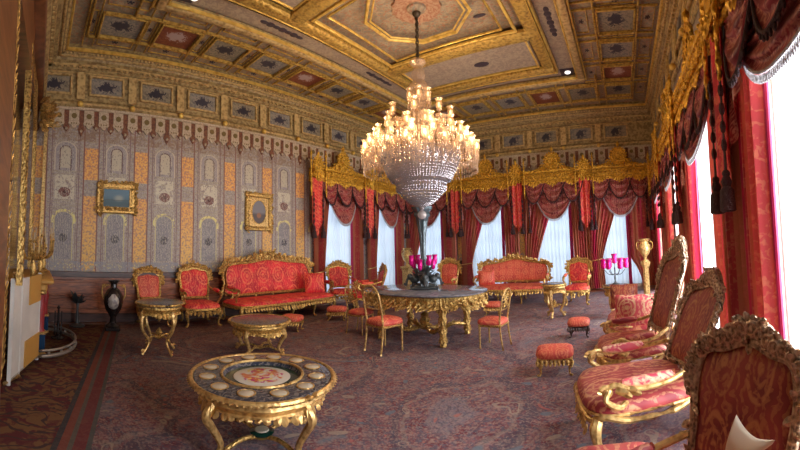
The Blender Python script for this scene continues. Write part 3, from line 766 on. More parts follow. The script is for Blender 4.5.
def pier(axis, pos, c, where, hw=.26):
    """between two windows: two gilt spears, a small shield, a bright red jabot"""
    mp = wallmap(axis, pos, 1, c); up = Vector((0, 0, 1)); nrm = Vector(mp(0, 1, 0))-Vector(mp(0, 0, 0)); al = Vector(mp(1, 0, 0))-Vector(mp(0, 0, 0))
    g = thing('gilt_pier_ornament', 'gilt spear posts and shield, '+where, 'ornament', (0, 0, 0), 0, 'gilt spear posts between the windows')
    for sd in (-1, 1):
        m = MB(); x, y, _ = mp(sd*hw, .42, 0)
        m.lathe([(.0001, 2.78), (.018, 2.80), (.012, 2.86), (.028, 2.92), (.02, 3.0), (.022, 3.3), (.035, 3.34), (.022, 3.38), (.022, 3.66), (.038, 3.70), (.02, 3.74), (.016, 3.80), (.034, 3.86), (.012, 3.95), (.0001, 4.03)], 10, (x, y, mp(0, 0, 3.5)[2]-3.5))
        for q in range(9):
            m.leaf((x, y, mp(0, 0, 2.95+q*.09)[2]), up+al*(.25 if q % 2 else -.25), nrm, .07, .04, .1)
        m.build('spear_post', PELM, g)
    m = MB(); m.prism([(.15*cos(q*PI/8), 3.62+.19*sin(q*PI/8)) for q in range(16)], lambda a, b: mp(a, .34, b), lambda a, b: mp(a, .42, b))
    for q in range(16): t = q*PI/8; m.leaf(mp(.14*cos(t), .41, 3.62+.18*sin(t)), al*cos(t)+up*sin(t), nrm, .07, .06, .3)
    m.scroll(mp(0, .43, 3.62), al, up, .1, 1.4, .018)
    for q in (-2, -1, 0, 1, 2): m.leaf(mp(q*.05, .40, 3.44), up*-1+al*q*.3, nrm, .24-.04*abs(q), .08, .2)
    m.leaf(mp(0, .4, 3.8), up, nrm, .15, .09, .2)
    m.build('shield', PELM, g)
    m = MB(); m.grid(lambda a, b: mp(-.17+.34*a, .34+.03*sin(a*14), 3.28-(1.5-.35*abs(2*a-1))*b), 20, 8)
    jb = tag(m.build('jabot', RED), 'bright red jabot, '+where, 'curtain', 'red jabots between the windows')
    c1 = MB()
    for sd in (-1, 1):
        p = mp(sd*.16, .40, 1.98); c1.tube([mp(sd*.16, .40, 2.9), p], .012, 6)
        for q in range(5): c1.ball((p[0], p[1], 2.15+q*.14), (.025, .025, .055), 6, 4)
        tassel(c1, p, .24, .055)
    c1.build('tassel_cord', FRINGE, jb)
for i, c in enumerate(WIN_L): dressing('L', XL, c, i, 2, ('the left wall window nearer the wallpaper', 'the left wall window next to the back corner')[i])
nm = ['the first back window, behind the chandelier', 'the back window left of the coral sofa', 'the back window above the coral sofa\'s right end', 'the back window nearest the right wall']
for i, c in enumerate(WIN_B): dressing('B', YB, c, i+10, 4, nm[i])
nr = ['the nearest right wall window', 'the second right wall window', 'the third right wall window', 'the farthest right wall window']
for i, c in enumerate(WIN_R): dressing('R', XR, c, i+20, 4, nr[i])
pier('L', XL, 6.47, 'beside the wallpaper'); pier('L', XL, 8.6, 'between the two left wall windows')
pier('B', YB, -5.22, 'on the back wall just behind the chandelier'); pier('B', YB, -3.14, 'on the back wall above the coral sofa'); pier('B', YB, -1.08, 'at the back wall above the side chair')
pier('R', XR, 2.88, 'nearest on the right wall', .2); pier('R', XR, 5.48, 'second along the right wall', .2); pier('R', XR, 8.05, 'third along the right wall', .2); pier('R', XR, 10.45, 'in the far corner of the right wall', .2)

# ================================================================== FURNITURE GENERATORS
def back_outline(w, z0, z1, arch, sofa=False, n=6):
    """closed outline (x,z) of an upholstered back; w half width at the shoulders"""
    b = w*.80 if not sofa else w*.97
    pts = [(-b, z0), (-w*.93 if not sofa else -w, z0+(z1-z0)*.35), (-w, z0+(z1-z0)*.72), (-w*.88, z1-.02*(z1-z0)), (-w*.45, z1+arch*.35), (0, z1+arch), (w*.45, z1+arch*.35), (w*.88, z1-.02*(z1-z0)), (w, z0+(z1-z0)*.72), (w*.93 if not sofa else w, z0+(z1-z0)*.35), (b, z0), (0, z0-.01)]
    return [(p.x, p.y) for p in spline([(a, c, 0) for a, c in pts], n, closed=True)]
def puffed(mb, out, ymap, puff, cz, rear=.03):
    """upholstered panel from outline; ymap(x,z)->y of the frame plane; front is -y"""
    n = len(out); vs = []; rings = [1.0, .96, .85, .6, .3]
    for r in rings:
        for (x, z) in out:
            X, Z = x*r, cz+(z-cz)*r
            vs.append((X, ymap(X, Z)-puff*(1-r**4)**.5 if r < 1 else ymap(X, Z), Z))
    vs.append((0, ymap(0, cz)-puff, cz)); c = len(vs)-1
    fs = []
    for i in range(len(rings)-1): fs += [(i*n+k, i*n+(k+1) % n, (i+1)*n+(k+1) % n, (i+1)*n+k) for k in range(n)]
    fs += [((len(rings)-1)*n+k, (len(rings)-1)*n+(k+1) % n, c) for k in range(n)]
    # rear skin
    k0 = len(vs); vs += [(x, ymap(x, z)+rear, z) for x, z in out]; vs.append((0, ymap(0, cz)+rear+.02, cz))
    fs += [(k, k0+k, k0+(k+1) % n, (k+1) % n) for k in range(n)]+[(k0+(k+1) % n, k0+k, len(vs)-1) for k in range(n)]
    mb.add(vs, fs)
def seat_mesh(mb, w, d, z0, z1, puff, yc=0.0, n=40, e=4.5, taper=.9):
    def cont(t, r):
        c, s_ = cos(t), sin(t); x = (abs(c)**(2/e))*(1 if c > 0 else -1)*w/2*r; y = (abs(s_)**(2/e))*(1 if s_ > 0 else -1)*d/2*r
        k = 1-(1-taper)*(y/(d/2)+1)/2; bow = -.04*(1-(x/(w/2))**2)*(1 if y < 0 else 0)*(-y/(d/2))
        return x*k, yc+y+bow
    prof = [(.97, z0), (1.0, z0+.01), (1.02, (z0+z1)/2), (1.0, z1-.012), (.95, z1+puff*.25), (.8, z1+puff*.62), (.55, z1+puff*.9), (.25, z1+puff)]
    vs = []
    for r, z in prof: vs += [(*cont(2*PI*k/n, r), z) for k in range(n)]
    vs.append((0, yc, z1+puff)); c = len(vs)-1; fs = [tuple(range(n-1, -1, -1))]
    for i in range(len(prof)-1): fs += [(i*n+k, i*n+(k+1) % n, (i+1)*n+(k+1) % n, (i+1)*n+k) for k in range(n)]
    fs += [((len(prof)-1)*n+k, (len(prof)-1)*n+(k+1) % n, c) for k in range(n)]
    mb.add(vs, fs)
    return lambda t, r=1.0: cont(t, r)
def cabriole(mb, x, y, z, ox, oy, s=1.0, foot=True):
    """curved leg from (x,y,z) to the floor, bowing out along (ox,oy)"""
    o = Vector((ox, oy, 0)).normalized(); p = Vector((x, y, 0))
    pts = [(0, z), (.035, z*.82), (.03, z*.6), (.0, z*.35), (-.005, z*.16), (.03, z*.04), (.045, .012)]
    rr = [.036, .042, .032, .022, .017, .02, .016]
    c = spline([p+o*(a*s)+Vector((0, 0, b)) for a, b in pts], 3)
    R = []
    for i in range(len(c)): t = i/(len(c)-1)*6; k = min(5, int(t)); R.append((rr[k]+(rr[k+1]-rr[k])*(t-k))*s)
    mb.tube(c, R, 8)
    if foot: mb.ball(p+o*(.052*s)+Vector((0, 0, .02*s)), (.026*s, .026*s, .02*s), 8, 5)
    mb.leaf(p+o*(.068*s)+Vector((0, 0, z*.93)), (o.x*.05, o.y*.05, -1), o, .12*s, .05*s, -.25)
def carved_crest(mb, top, cen, amp, peak, ymap, R_, dense=1.0, size=.09):
    """leaves, scrolls and beads along the top part of the outline"""
    L = len(top)
    for i in range(L):
        x, z = top[i]; a, b = top[max(0, i-1)], top[min(L-1, i+1)]
        t = Vector((b[0]-a[0], 0, b[1]-a[1])).normalized(); o = Vector((-t.z, 0, t.x))
        if o.dot(Vector((x-cen[0], 0, z-cen[1]))) < 0: o = -o
        f = math.exp(-(x/peak)**2); h = size*.6+amp*f; y = ymap(x, z)
        for q in range(int(2*dense)):
            k = R_.uniform(-1, 1); e = R_.uniform(0, h*.75)
            lk = .62 if dense > 2 else 1.0; mb.leaf(Vector((x, y-.02, z))+t*k*.03+o*e, o*R_.uniform(.4, 1.2)+t*k*1.1, Vector((0, -1, 0)), size*R_.uniform(.7, 1.25)*lk, size*.66, .3)
        if i % (2 if dense > 2 else 3) == 0: mb.scroll(Vector((x, y-.035, z))+o*(h*.45), t*(1 if x > 0 else -1), o, size*.5+amp*.12*f, 1.3, .011+.004*f)
        mb.ball(Vector((x, y-.03, z))+o*R_.uniform(0, h), R_.uniform(.009, .018), 6, 4)
        # solid web behind the carving
        if h > size*.7 and i < L-1:
            x2, z2 = b; h2 = (size*.6+amp*math.exp(-(x2/peak)**2))*.8; hh = h*.8
            mb.add([(x, y-.012, z), (x2, y-.012, z2), (x2+o.x*h2, y-.012, z2+o.z*h2), (x+o.x*hh, y-.012, z+o.z*hh),
                    (x, y+.025, z), (x2, y+.025, z2), (x2+o.x*h2, y+.025, z2+o.z*h2), (x+o.x*hh, y+.025, z+o.z*hh)],
                   [(0, 1, 2, 3), (7, 6, 5, 4), (3, 2, 6, 7), (0, 4, 5, 1), (1, 5, 6, 2), (4, 0, 3, 7)])
def armchair(name, label, cat, w=.74, d=.68, sh=.42, bh=1.08, arms=True, fab=RED, gold=GOLD, crestm=None, amp=.08, peak=.16, lean=.16,
             legs=4, back_half=None, group=None, dense=1.0, size=.075, ah=.64, arch=.05, back_z0=None, sofa=False, padfab=None, seatfab=None, rail=None, bow=0.0, pad=True):
    """front is local -Y, origin on the floor under the seat centre"""
    R_ = random.Random(hash(label) % 1000 if False else len(label)*13+int(w*100))
    t = thing(name, label, cat, group=group); crestm = crestm or gold; seatfab = seatfab or fab; rail = rail or gold
    m = MB(); cont = seat_mesh(m, w, d, sh-.10, sh-.03, .055 if not sofa else .04, n=48 if not sofa else 72, e=4.5 if not sofa else 9, taper=.9 if not sofa else 1.0); m.build('seat_cushion', seatfab, t)
    # rail
    m = MB(); N = 56; ringp = []
    for q in range(N):
        a = 2*PI*q/N; x, y = cont(a, 1.015); ringp.append((x, y, sh-.115-.018*cos(6*a)*(1 if not sofa else .6)))
    m.tube(ringp, .022, 8, closed=True); m.tube([(x*1.005, y*1.005, sh-.085) for x, y, z in ringp], .011, 6, closed=True)
    nfr = int(w/.075)
    for q in range(nfr+1):
        x = -w/2*.92+w*.92*q/nfr; f = math.exp(-(x/(.12 if not sofa else .35))**2); y = -d/2-.03
        m.leaf((x, y, sh-.13), (R_.uniform(-.4, .4), -.1, -1), (0, -1, 0), .06+.05*f, .055, .3)
    for sx in (-1, 1): m.scroll((sx*w*.14, -d/2-.05, sh-.14), (sx, 0, 0), (0, 0, -1), .04, 1.2, .01)
    m.build('seat_rail', rail, t)
    # legs
    fx = w/2-.06; bx = w/2*(.9 if not sofa else 1)-.06; fy = -d/2+.05; by = d/2-.03
    lp = [(-fx, fy, -1, -1), (fx, fy, 1, -1), (-bx, by, -.5, 1), (bx, by, .5, 1)]
    if legs > 4:
        for q in range(1, (legs-2)//2): x = -fx+2*fx*q/((legs-2)//2); lp += [(x, fy-.02, .01, -1), (x, by, .01, 1)]
    for (x, y, ox, oy) in lp:
        m = MB(); cabriole(m, x, y, sh-.11, ox, oy); m.build('leg', rail, t)
    # back
    hw = back_half or w*.43; z0 = back_z0 if back_z0 is not None else sh+.06; yb = d/2-.02
    ymap = lambda x, z: yb+lean*(z-sh)/(bh-sh)+(-(bow)*(x/hw)**2)
    out = back_outline(hw, z0, bh, arch, sofa); cz = (z0+bh)/2
    m = MB(); puffed(m, [(x*.95, cz+(z-cz)*.95) for x, z in out], ymap, .05, cz); m.build('back_cushion', fab, t)
    m = MB(); fp = [(x, ymap(x, z)-.01, z) for x, z in out]; m.tube(fp, .026, 8, closed=True); m.tube([(x*.955, ymap(x, z)-.03, cz+(z-cz)*.955) for x, z in out], .009, 6, closed=True)
    for sx in (-1, 1): m.tube(spline([(sx*bx, by, sh-.13), (sx*hw*.86, ymap(hw, sh), sh-.02), (sx*hw*.86, ymap(hw, z0), z0+.03)], 4), .028, 8)
    if dense > 1.2:
        for q in range(0, len(out), 2):
            x, z = out[q]; m.leaf((x, ymap(x, z)-.03, z), (x*.5+R_.uniform(-.4, .4), 0, z-cz+R_.uniform(-.5, .5)), (0, -1, 0), .06, .045, .3)
    m.build('back_frame', gold, t)
    m = MB(); top = [q for q in out if q[1] > z0+(bh-z0)*(.62 if not sofa else .75)]; top.sort(key=lambda q: q[0])
    if sofa:
        tp = []
        for i in range(len(top)-1):
            k = max(1, int(abs(top[i+1][0]-top[i][0])/.05))
            tp += [(top[i][0]+(top[i+1][0]-top[i][0])*j/k, top[i][1]+(top[i+1][1]-top[i][1])*j/k) for j in range(k)]
        top = tp
    carved_crest(m, top, (0, cz), amp, peak, ymap, R_, dense, size); m.build('crest', crestm, t)
    if arms:
        for sx in (-1, 1):
            m = MB(); ax = w/2-.02
            arm = spline([(sx*hw*.93, ymap(hw, ah+.05)-.0, ah+.06), (sx*(ax+.02), d*.2, ah+.0), (sx*(ax+.03), -d*.12, ah-.02), (sx*(ax+.01), -d*.30, ah+.015), (sx*(ax-.0), -d*.37, ah-.02)], 5)
            m.tube(arm, [.019]*len(arm), 8)
            m.tube(spline([(sx*(ax), -d*.33, ah), (sx*(ax+.03), -d*.38, ah-.07), (sx*(ax+.01), -d*.27, ah-.13), (sx*(ax-.02), -d*.20, sh-.03), (sx*(ax-.02), -d*.2, sh-.11)], 4), .02, 8)
            m.scroll((sx*(ax+.005), -d*.37, ah-.03), (0, -1, 0), (0, 0, 1), .045, 1.3, .016)
            for q in range(4): m.leaf((sx*(ax+.02), -d*.30+.03*q, ah-.02), (sx*.3, .8, R_.uniform(-.4, .2)), (sx, 0, 0), .08, .05, .2)
            a_ = m.build('arm', rail, t)
            if pad:
                m = MB(); pp = spline([(sx*ax, d*.22, ah+.03), (sx*(ax+.005), 0, ah+.018), (sx*(ax+.005), -d*.24, ah+.022)], 5)
                rr = [.012+.026*sin(PI*min(1, (i+.3)/(len(pp)-.4)))**.5 for i in range(len(pp))]; m.tube(pp, rr, 10); pd = m.build('arm_pad', padfab or fab, a_)
    return t
def put(o, x, y, rz, z=FZ, scale=None):
    o.location = (x, y, z); o.rotation_euler = (0, 0, rz)
    if scale: o.scale = (scale,)*3
    return o
# ------------------------------------------------------------------ left wall seats
put(armchair('armchair', 'gilt armchair with crimson damask, against the wood panelling left of the long red sofa', 'armchair', w=.72, d=.66, bh=1.0, ah=.62, group=None, amp=.09, dense=1.0), -6.70, 3.12, face(1, -.15))
put(armchair('side_chair', 'small gilt chair with orange red back, standing behind the round table by the panelling', 'chair', w=.58, d=.55, bh=.92, arms=False, fab=CORAL, amp=.08), -6.85, 2.22, face(1, 0))
put(armchair('sofa', 'long gilt framed sofa in bright crimson damask against the silk wallpaper', 'sofa', w=2.55, d=.78, sh=.44, bh=1.13, ah=.66, legs=10, sofa=True, amp=.14, peak=.42, size=.11, dense=1.6, arch=.1, back_half=1.2, lean=.12, pad=True), -6.5, 4.98, face(1, .0))
def pillow(name, label, cat, w, h, t_, fab, group=None):
    m = MB(); n = 14
    for s_ in (-1, 1):
        m.grid(lambda a, b: ((2*a-1)*w/2*(1-.05*(1-abs(2*b-1))), s_*t_*((1-abs(2*a-1)**3)*(1-abs(2*b-1)**3))**.55*.5, h/2+(2*b-1)*h/2*(1-.05*(1-abs(2*a-1)))), n, n)
    m.tube([(x*w/2, 0, h/2+z*h/2) for x, z in [(-1, -1), (-.5, -.96), (0, -.95), (.5, -.96), (1, -1), (.96, -.5), (.95, 0), (.96, .5), (1, 1), (.5, .96), (0, .95), (-.5, .96), (-1, 1), (-.96, .5), (-.95, 0), (-.96, -.5)]], .009, 6, closed=True)
    return tag(m.build(name, fab), label, cat, group)
def put3(o, x, y, z, rx, rz): o.location = (x, y, z); o.rotation_euler = (rx, 0, rz); return o
put3(pillow('cushion', 'square crimson cushion leaning in the right corner of the long red sofa', 'cushion', .46, .46, .16, RED), -6.42, 5.88, .455, -.25, face(.8, -.5))
put(armchair('armchair', 'crimson armchair with gilt crest by the left wall window, right of the long sofa', 'armchair', w=.66, d=.62, bh=.95, amp=.09), -6.52, 6.92, face(.85, -.5))
put(armchair('armchair', 'gilt armchair with red seat behind the left end of the big oval table', 'armchair', w=.62, d=.6, bh=.92, amp=.07), -5.62, 6.75, face(-.65, -.75))
# ------------------------------------------------------------------ back wall seats
put(armchair('armchair', 'gilt armchair with coral back behind the right side of the big oval table', 'armchair', w=.56, d=.55, bh=.98, fab=CORAL, amp=.08), -4.42, 8.4, face(.1, -1))
put(armchair('sofa', 'coral upholstered gilt sofa with carved crest below the back windows', 'sofa', w=1.84, d=.8, sh=.42, bh=.92, ah=.62, legs=8, sofa=True, amp=.10, peak=.30, size=.09, dense=1.3, arch=.13, back_half=.93, lean=.14, fab=CORAL, bow=.12), -2.88, 9.1, face(.12, -1))
put3(pillow('cushion', 'coral bolster cushion at the left end of the coral sofa', 'cushion', .42, .36, .16, CORAL), -3.52, 9.0, .44, -.2, face(.5, -1))
put(armchair('armchair', 'gilt armchair with bright red back standing before the rightmost back pier', 'armchair', w=.58, d=.6, bh=.90, amp=.07), -1.16, 8.7, face(0, -1))
# ------------------------------------------------------------------ right hand seats
put(armchair('armchair', 'high backed rose damask armchair with tall carved crest, third from the right edge', 'armchair', w=.78, d=.64, sh=.43, bh=1.20, ah=.52, fab=ROSE2, seatfab=ROSE, padfab=ROSE, gold=DARKGILT, rail=PALEGOLD, amp=.18, peak=.15, size=.08, dense=2.4, arch=.08, back_half=.33, lean=.26, bow=.05), .03, 3.92, face(-.97, -.20))
put(armchair('armchair', 'rose damask armchair with carved gilt frame, second from the right edge', 'armchair', w=.80, d=.80, sh=.43, bh=1.0, ah=.52, fab=ROSE2, seatfab=ROSE, padfab=PILLOW, gold=DARKGILT, rail=PALEGOLD, amp=.13, peak=.13, size=.07, dense=2.6, arch=.05, back_half=.31, lean=.30, back_z0=.46, bow=.05), .03, 2.88, face(-.97, -.22))
put(armchair('armchair', 'nearest armchair at the right edge with dark carved crest and rust red back', 'armchair', w=.80, d=.72, sh=.38, bh=.87, ah=.42, fab=ROSE2, seatfab=ROSE, padfab=ROSE, gold=DARKGILT, rail=PALEGOLD, amp=.10, peak=.16, size=.075, dense=3.2, arch=.06, back_half=.30, lean=.16, back_z0=.34, bow=.02), .18, 1.48, face(-.80, -.60))
put(armchair('settee', 'rose settee with cushions, behind the high backed armchair on the right', 'settee', w=1.2, d=.80, sh=.42, bh=.86, ah=.54, legs=6, fab=ROSE2, seatfab=ROSE, padfab=ROSE, gold=DARKGILT, rail=PALEGOLD, amp=.05, peak=.2, size=.06, dense=1.2, arch=.05, back_half=.48), .15, 5.15, face(-1, -.05))
put3(pillow('cushion', 'large cream and rose brocade cushion on the rear right settee', 'cushion', .64, .36, .2, PILLOW), .15, 4.47, .44, -.15, face(-.1, -1))
put3(pillow('cushion', 'smaller plain rust cushion behind the large brocade cushion', 'cushion', .40, .34, .16, ROSE2), -.06, 5.42, .47, -.12, face(-.1, -1))
# ------------------------------------------------------------------ dining chairs
def dining_chair(label):
    t = thing('dining_chair', label, 'chair', group='gilt side chairs round the oval table'); w, d, sh = .42, .40, .44
    m = MB(); seat_mesh(m, w, d, sh-.07, sh-.02, .04, n=32); m.build('seat_cushion', CORAL, t)
    m = MB(); m.box((0, 0, sh-.085), (w*.93, d*.95, .04), bev=.012); m.build('seat_rail', GOLD, t)
    for sx in (-1, 1):
        m = MB(); m.lathe([(.011, 0), (.014, .02), (.012, .05), (.017, .28), (.022, .33), (.014, .35), (.02, sh-.07)], 10, (sx*.18, -.165, 0)); m.build('leg', GOLDS, t)
        m = MB(); m.tube(spline([(sx*.175, .215, 0), (sx*.172, .18, .22), (sx*.17, .17, sh)], 4), .014, 8); m.build('leg', GOLDS, t)
    m = MB()
    arc = spline([(-.17, .17, sh), (-.175, .20, .62), (-.165, .235, .80), (-.09, .25, .885), (0, .255, .905), (.09, .25, .885), (.165, .235, .80), (.175, .20, .62), (.17, .17, sh)], 5)
    m.tube(arc, .015, 8); m.tube([(-.165, .20, .60), (0, .195, .585), (.165, .20, .60)], .012, 8); m.tube([(-.165, .225, .745), (0, .222, .73), (.165, .225, .745)], .010, 8)
    m.build('back_frame', GOLDS, t)
    m = MB()
    for sx in (-1, 1):
        m.scroll((sx*.07, .235, .80), (sx, 0, 0), (0, 0, 1), .055, 1.3, .009); m.scroll((sx*.07, .215, .665), (sx, 0, 0), (0, 0, -1), .05, 1.3, .009)
    for q in range(8): a = q*PI/4; m.leaf((0, .23, .735), (cos(a), 0, sin(a)), (0, -1, 0), .09, .04, .15)
    m.ball((0, .228, .735), .022, 8, 5); m.build('back_splat', GOLD, t)
    return t
dc = dining_chair('gilt side chair with coral seat pulled up at the near left of the oval table')
put(dc, -3.30, 4.36, face(.22, 1), scale=1.04)
dup(dc, (-1.92, 5.12, FZ), face(-1, .05), 'gilt side chair with coral seat facing the right end of the oval table', scale=(.92, .92, .92))
dup(dc, (-4.30, 5.0, FZ), face(1, .1), 'gilt side chair in shadow at the left end of the oval table', scale=(.9, .9, .9))
# ------------------------------------------------------------------ stools
def stool(label, w, d, h, fab, fr):
    t = thing('footstool', label, 'stool', group='small upholstered footstools')
    m = MB(); seat_mesh(m, w, d, h-.10, h-.04, .04, n=32, e=5, taper=1.0); m.build('cushion', fab, t)
    m = MB(); m.box((0, 0, h-.115), (w*.95, d*.95, .045), bev=.012)
    for q in range(9): m.leaf((-w/2*.9+w*.9*q/8, -d/2+.005, h-.12), (0, -.1, -1), (0, -1, 0), .06, .045, .2)
    m.build('frame', fr, t)
    for sx in (-1, 1):
        for sy in (-1, 1): m = MB(); cabriole(m, sx*(w/2-.05), sy*(d/2-.05), h-.10, sx, sy, .62); m.build('leg', fr, t)
    return t
put(stool('coral topped footstool standing on the carpet left of the rose armchairs', .42, .32, .30, CORAL, GOLD), -.86, 4.22, .15)
put(stool('farther dark legged footstool with red top beside the rear settee', .34, .28, .28, CORAL, WOODD), -.78, 5.78, .05)
put(stool('small red footstool on the carpet right of the long sofa', .40, .30, .28, CORAL, GOLD), -5.45, 5.6, .6)
put(stool('red footstool just behind the low round table near the long sofa', .40, .30, .28, CORAL, GOLD), -5.35, 4.32, .5)
put(stool('red footstool between the oval table and the coral sofa', .36, .28, .28, CORAL, GOLD), -2.75, 7.35, .1)
put(stool('pink footstool cut off by the bottom edge in front of the rose armchair', .46, .36, .32, ROSE, PALEGOLD), -.13, 2.05, .1)
# ------------------------------------------------------------------ round tables
def round_table(label, R, H, nleg, plaques, s=1.0, tall=False, rot=0.0):
    t = thing('round_table', label, 'table')
    m = MB(); m.lathe([(.0001, H-.045), (R*.95, H-.045), (R*.97, H-.03), (R*.96, H-.008), (R*.90, H-.002)] + ([(R*.56, H-.002), (R*.52, H-.035), (.0001, H-.035)] if plaques else [(.0001, H-.002)]), 64, la=0); m.build('table_top', INLAY, t)
    m = MB(); n = 64; m.tube([(R*cos(q*2*PI/n), R*sin(q*2*PI/n), H-.02) for q in range(n)], .018*s, 8, closed=True)
    for q in range(int(72*R/.5)):
        a = q*2*PI/int(72*R/.5); m.leaf((R*cos(a), R*sin(a), H-.012), (cos(a), sin(a), -.8), (0, 0, 1), .034*s, .024*s, .2)
    if plaques: m.tube([(R*.57*cos(q*2*PI/n), R*.57*sin(q*2*PI/n), H) for q in range(n)], .012, 6, closed=True)
    m.build('rim', GOLDS if plaques else GOLD, t)
    m = MB(); m.lathe([(R*.93, H-.05), (R*.95, H-.075), (R*.88, H-.10), (R*.84, H-.13), (R*.86, H-.145), (R*.82, H-.155), (R*.80, H-.15), (R*.80, H-.05)], 64, lobes=12, la=.012)
    for q in range(48):
        a = q*2*PI/48; dpt = .022+.02*cos(a*nleg); m.leaf((R*.85*cos(a), R*.85*sin(a), H-.14), (cos(a)*.1+sin(a)*.3*(-1)**q, sin(a)*.1-cos(a)*.3*(-1)**q, -1), (cos(a), sin(a), 0), dpt+.02, .06, .3)
    m.build('apron', GOLDS if plaques else GOLD, t)
    if plaques:
        m = MB(); m.lathe([(R*.51, H-.034), (R*.51, H-.028), (.0001, H-.028)], 48); m.build('enamel_ring', GREEN, t)
        m = MB(); m.lathe([(.0001, 0), (R*.38, 0), (R*.40, .004), (R*.37, .010), (.0001, .010)], 40); o = m.build('painted_plate', PLAQUE, t); o.location = (0, 0, H-.027)
        m = MB()
        for q in range(12):
            a = q*PI/6+.2; x, y = R*.77*cos(a), R*.77*sin(a)
            pm = MB(); pm.lathe([(.0001, 0), (R*.098, 0), (R*.105, .004), (R*.09, .008), (.0001, .009)], 20); o = pm.build('porcelain_medallion', PORC, t); o.location = (x, y, H-.003)
            rm = MB(); rm.tube([(R*.11*cos(k*PI/8), R*.11*sin(k*PI/8), .004) for k in range(16)], .006, 6, closed=True); rm.build('rim', GOLDS, o)
    foot = []
    for q in range(nleg):
        a = rot+q*2*PI/nleg; c, s_ = cos(a), sin(a); m = MB()
        if tall:
            pts = [(R*.74, H-.12), (R*.92, H-.24), (R*.84, H-.38), (R*.52, H-.52), (R*.62, .10), (R*.86, .015)]
        else:
            pts = [(R*.80, H-.10), (R*.93, H-.19), (R*.84, H*.48), (R*.70, H*.24), (R*.74, .07), (R*.88, .02)]
        cc = spline([(x*c, x*s_, z) for x, z in pts], 4); L = len(cc); rr = [(.034-.016*min(1, i/(L*.7)))*s for i in range(L)]; rr[-1] = .022*s; rr[-2] = .022*s
        m.tube(cc, rr, 8)
        m.leaf((R*.88*c, R*.88*s_, H-.10), (c*.35, s_*.35, -1), (c, s_, 0), .13*s, .07*s, -.15)
        m.scroll((R*.82*c, R*.82*s_, .06), (c, s_, 0), (0, 0, 1), .03*s, 1.1, .01*s)
        m.build('leg', GOLDS, t)
    m = MB(); zz = .20 if tall else .06
    for q in range(nleg):
        a = rot+q*2*PI/nleg; c, s_ = cos(a), sin(a)
        m.tube(spline([(R*.70*c, R*.70*s_, zz+.0), (R*.35*c, R*.35*s_, zz+.04), (0, 0, zz)], 4), .014*s, 8)
    m.lathe([(.0001, zz-.02), (.05*s, zz), (.07*s, zz+.015), (.03*s, zz+.03)] + ([(.05, zz+.08), (.02, zz+.13), (.0001, zz+.15)] if tall else [(.0001, zz+.03)]), 20); m.build('stretcher', GOLD, t)
    if plaques:
        m = MB(); m.lathe([(.0001, 0), (.085, 0), (.095, .012), (.08, .02), (.0001, .02)], 28, (0, 0, zz+.03)); o = m.build('stretcher_disc', GREEN, t)
        m = MB(); m.lathe([(.0001, 0), (.055, 0), (.05, .008), (.0001, .01)], 20, (0, 0, zz+.05)); m.build('disc_medallion', PORC, o)
    return t
put(round_table('low round gilt table with dark inlaid top and ring of porcelain medallions, in the foreground', .545, .53, 4, True, 1.15, rot=.12), -2.42, 1.66, .0)
put(round_table('tall gilt side table with small round top, left, in front of the little orange chair', .335, .71, 4, False, .9, True, rot=.35), -5.08, 1.74, 0)
put(round_table('low round gilt table in front of the long red sofa', .43, .47, 4, False, 1.1, rot=.5), -4.50, 3.04, 0)
t = round_table('ornate carved gilt gueridon table between the coral sofa and the red armchair', .23, .65, 3, False, 1.2, True, rot=.4); put(t, -1.43, 7.2, 0)
t = round_table('small round table carrying the pink glass candelabrum, hidden behind the settee', .24, .60, 3, False, .9, True); put(t, -.22, 7.05, 0)
# ------------------------------------------------------------------ big oval table
t = thing('oval_table', 'large oval table with grey marble top and heavily carved gilt base, in the room centre', 'table', (-3.18, 5.3, FZ), .0)
A_, B_ = 1.06, .72; H = .77
def ov(a, k=1.0): c, s_ = cos(a), sin(a); return (abs(c)**.85*(1 if c > 0 else -1)*A_*k, abs(s_)**.85*(1 if s_ > 0 else -1)*B_*k)
m = MB(); n = 72; vs = []
for k, z in ((.975, H-.035), (1.0, H-.02), (1.0, H-.008), (.985, H)): vs += [(*ov(2*PI*q/n, k), z) for q in range(n)]
m.add(vs, [tuple(range(n-1, -1, -1)), tuple(3*n+q for q in range(n))]+[(i*n+q, i*n+(q+1) % n, (i+1)*n+(q+1) % n, (i+1)*n+q) for i in range(3) for q in range(n)])
m.build('table_top', MARBLE, t)
m = MB(); R_ = random.Random(5)
vs = []
for k, z in ((.88, H-.04), (.93, H-.04), (.95, H-.08), (.90, H-.19), (.86, H-.19)): vs += [(*ov(2*PI*q/n, k), z-(.02*cos(q*2*PI/n*8) if z < H-.1 else 0)) for q in range(n)]
m.add(vs, [(i*n+q, i*n+(q+1) % n, (i+1)*n+(q+1) % n, (i+1)*n+q) for i in range(4) for q in range(n)])
for q in range(96):
    a = 2*PI*q/96; x, y = ov(a, .95); nx, ny = cos(a)/A_, sin(a)/B_; l = math.hypot(nx, ny); nx /= l; ny /= l; tx, ty = -ny, nx
    for r in range(3): e = R_.uniform(-1, 1); m.leaf((x, y, H-.06-.05*r), (tx*e, ty*e, -R_.uniform(.3, 1)), (nx, ny, 0), .09, .055, .5)
    if q % 4 == 0: m.scroll((x+nx*.02, y+ny*.02, H-.13), (tx*(1 if q % 8 else -1), ty*(1 if q % 8 else -1), 0), (0, 0, 1), .055, 1.3, .014)
    if q % 2 == 0: m.ball((x+nx*.03, y+ny*.03, H-.10-.06*R_.random()), .018, 6, 4)
m.build('apron', GOLD, t)
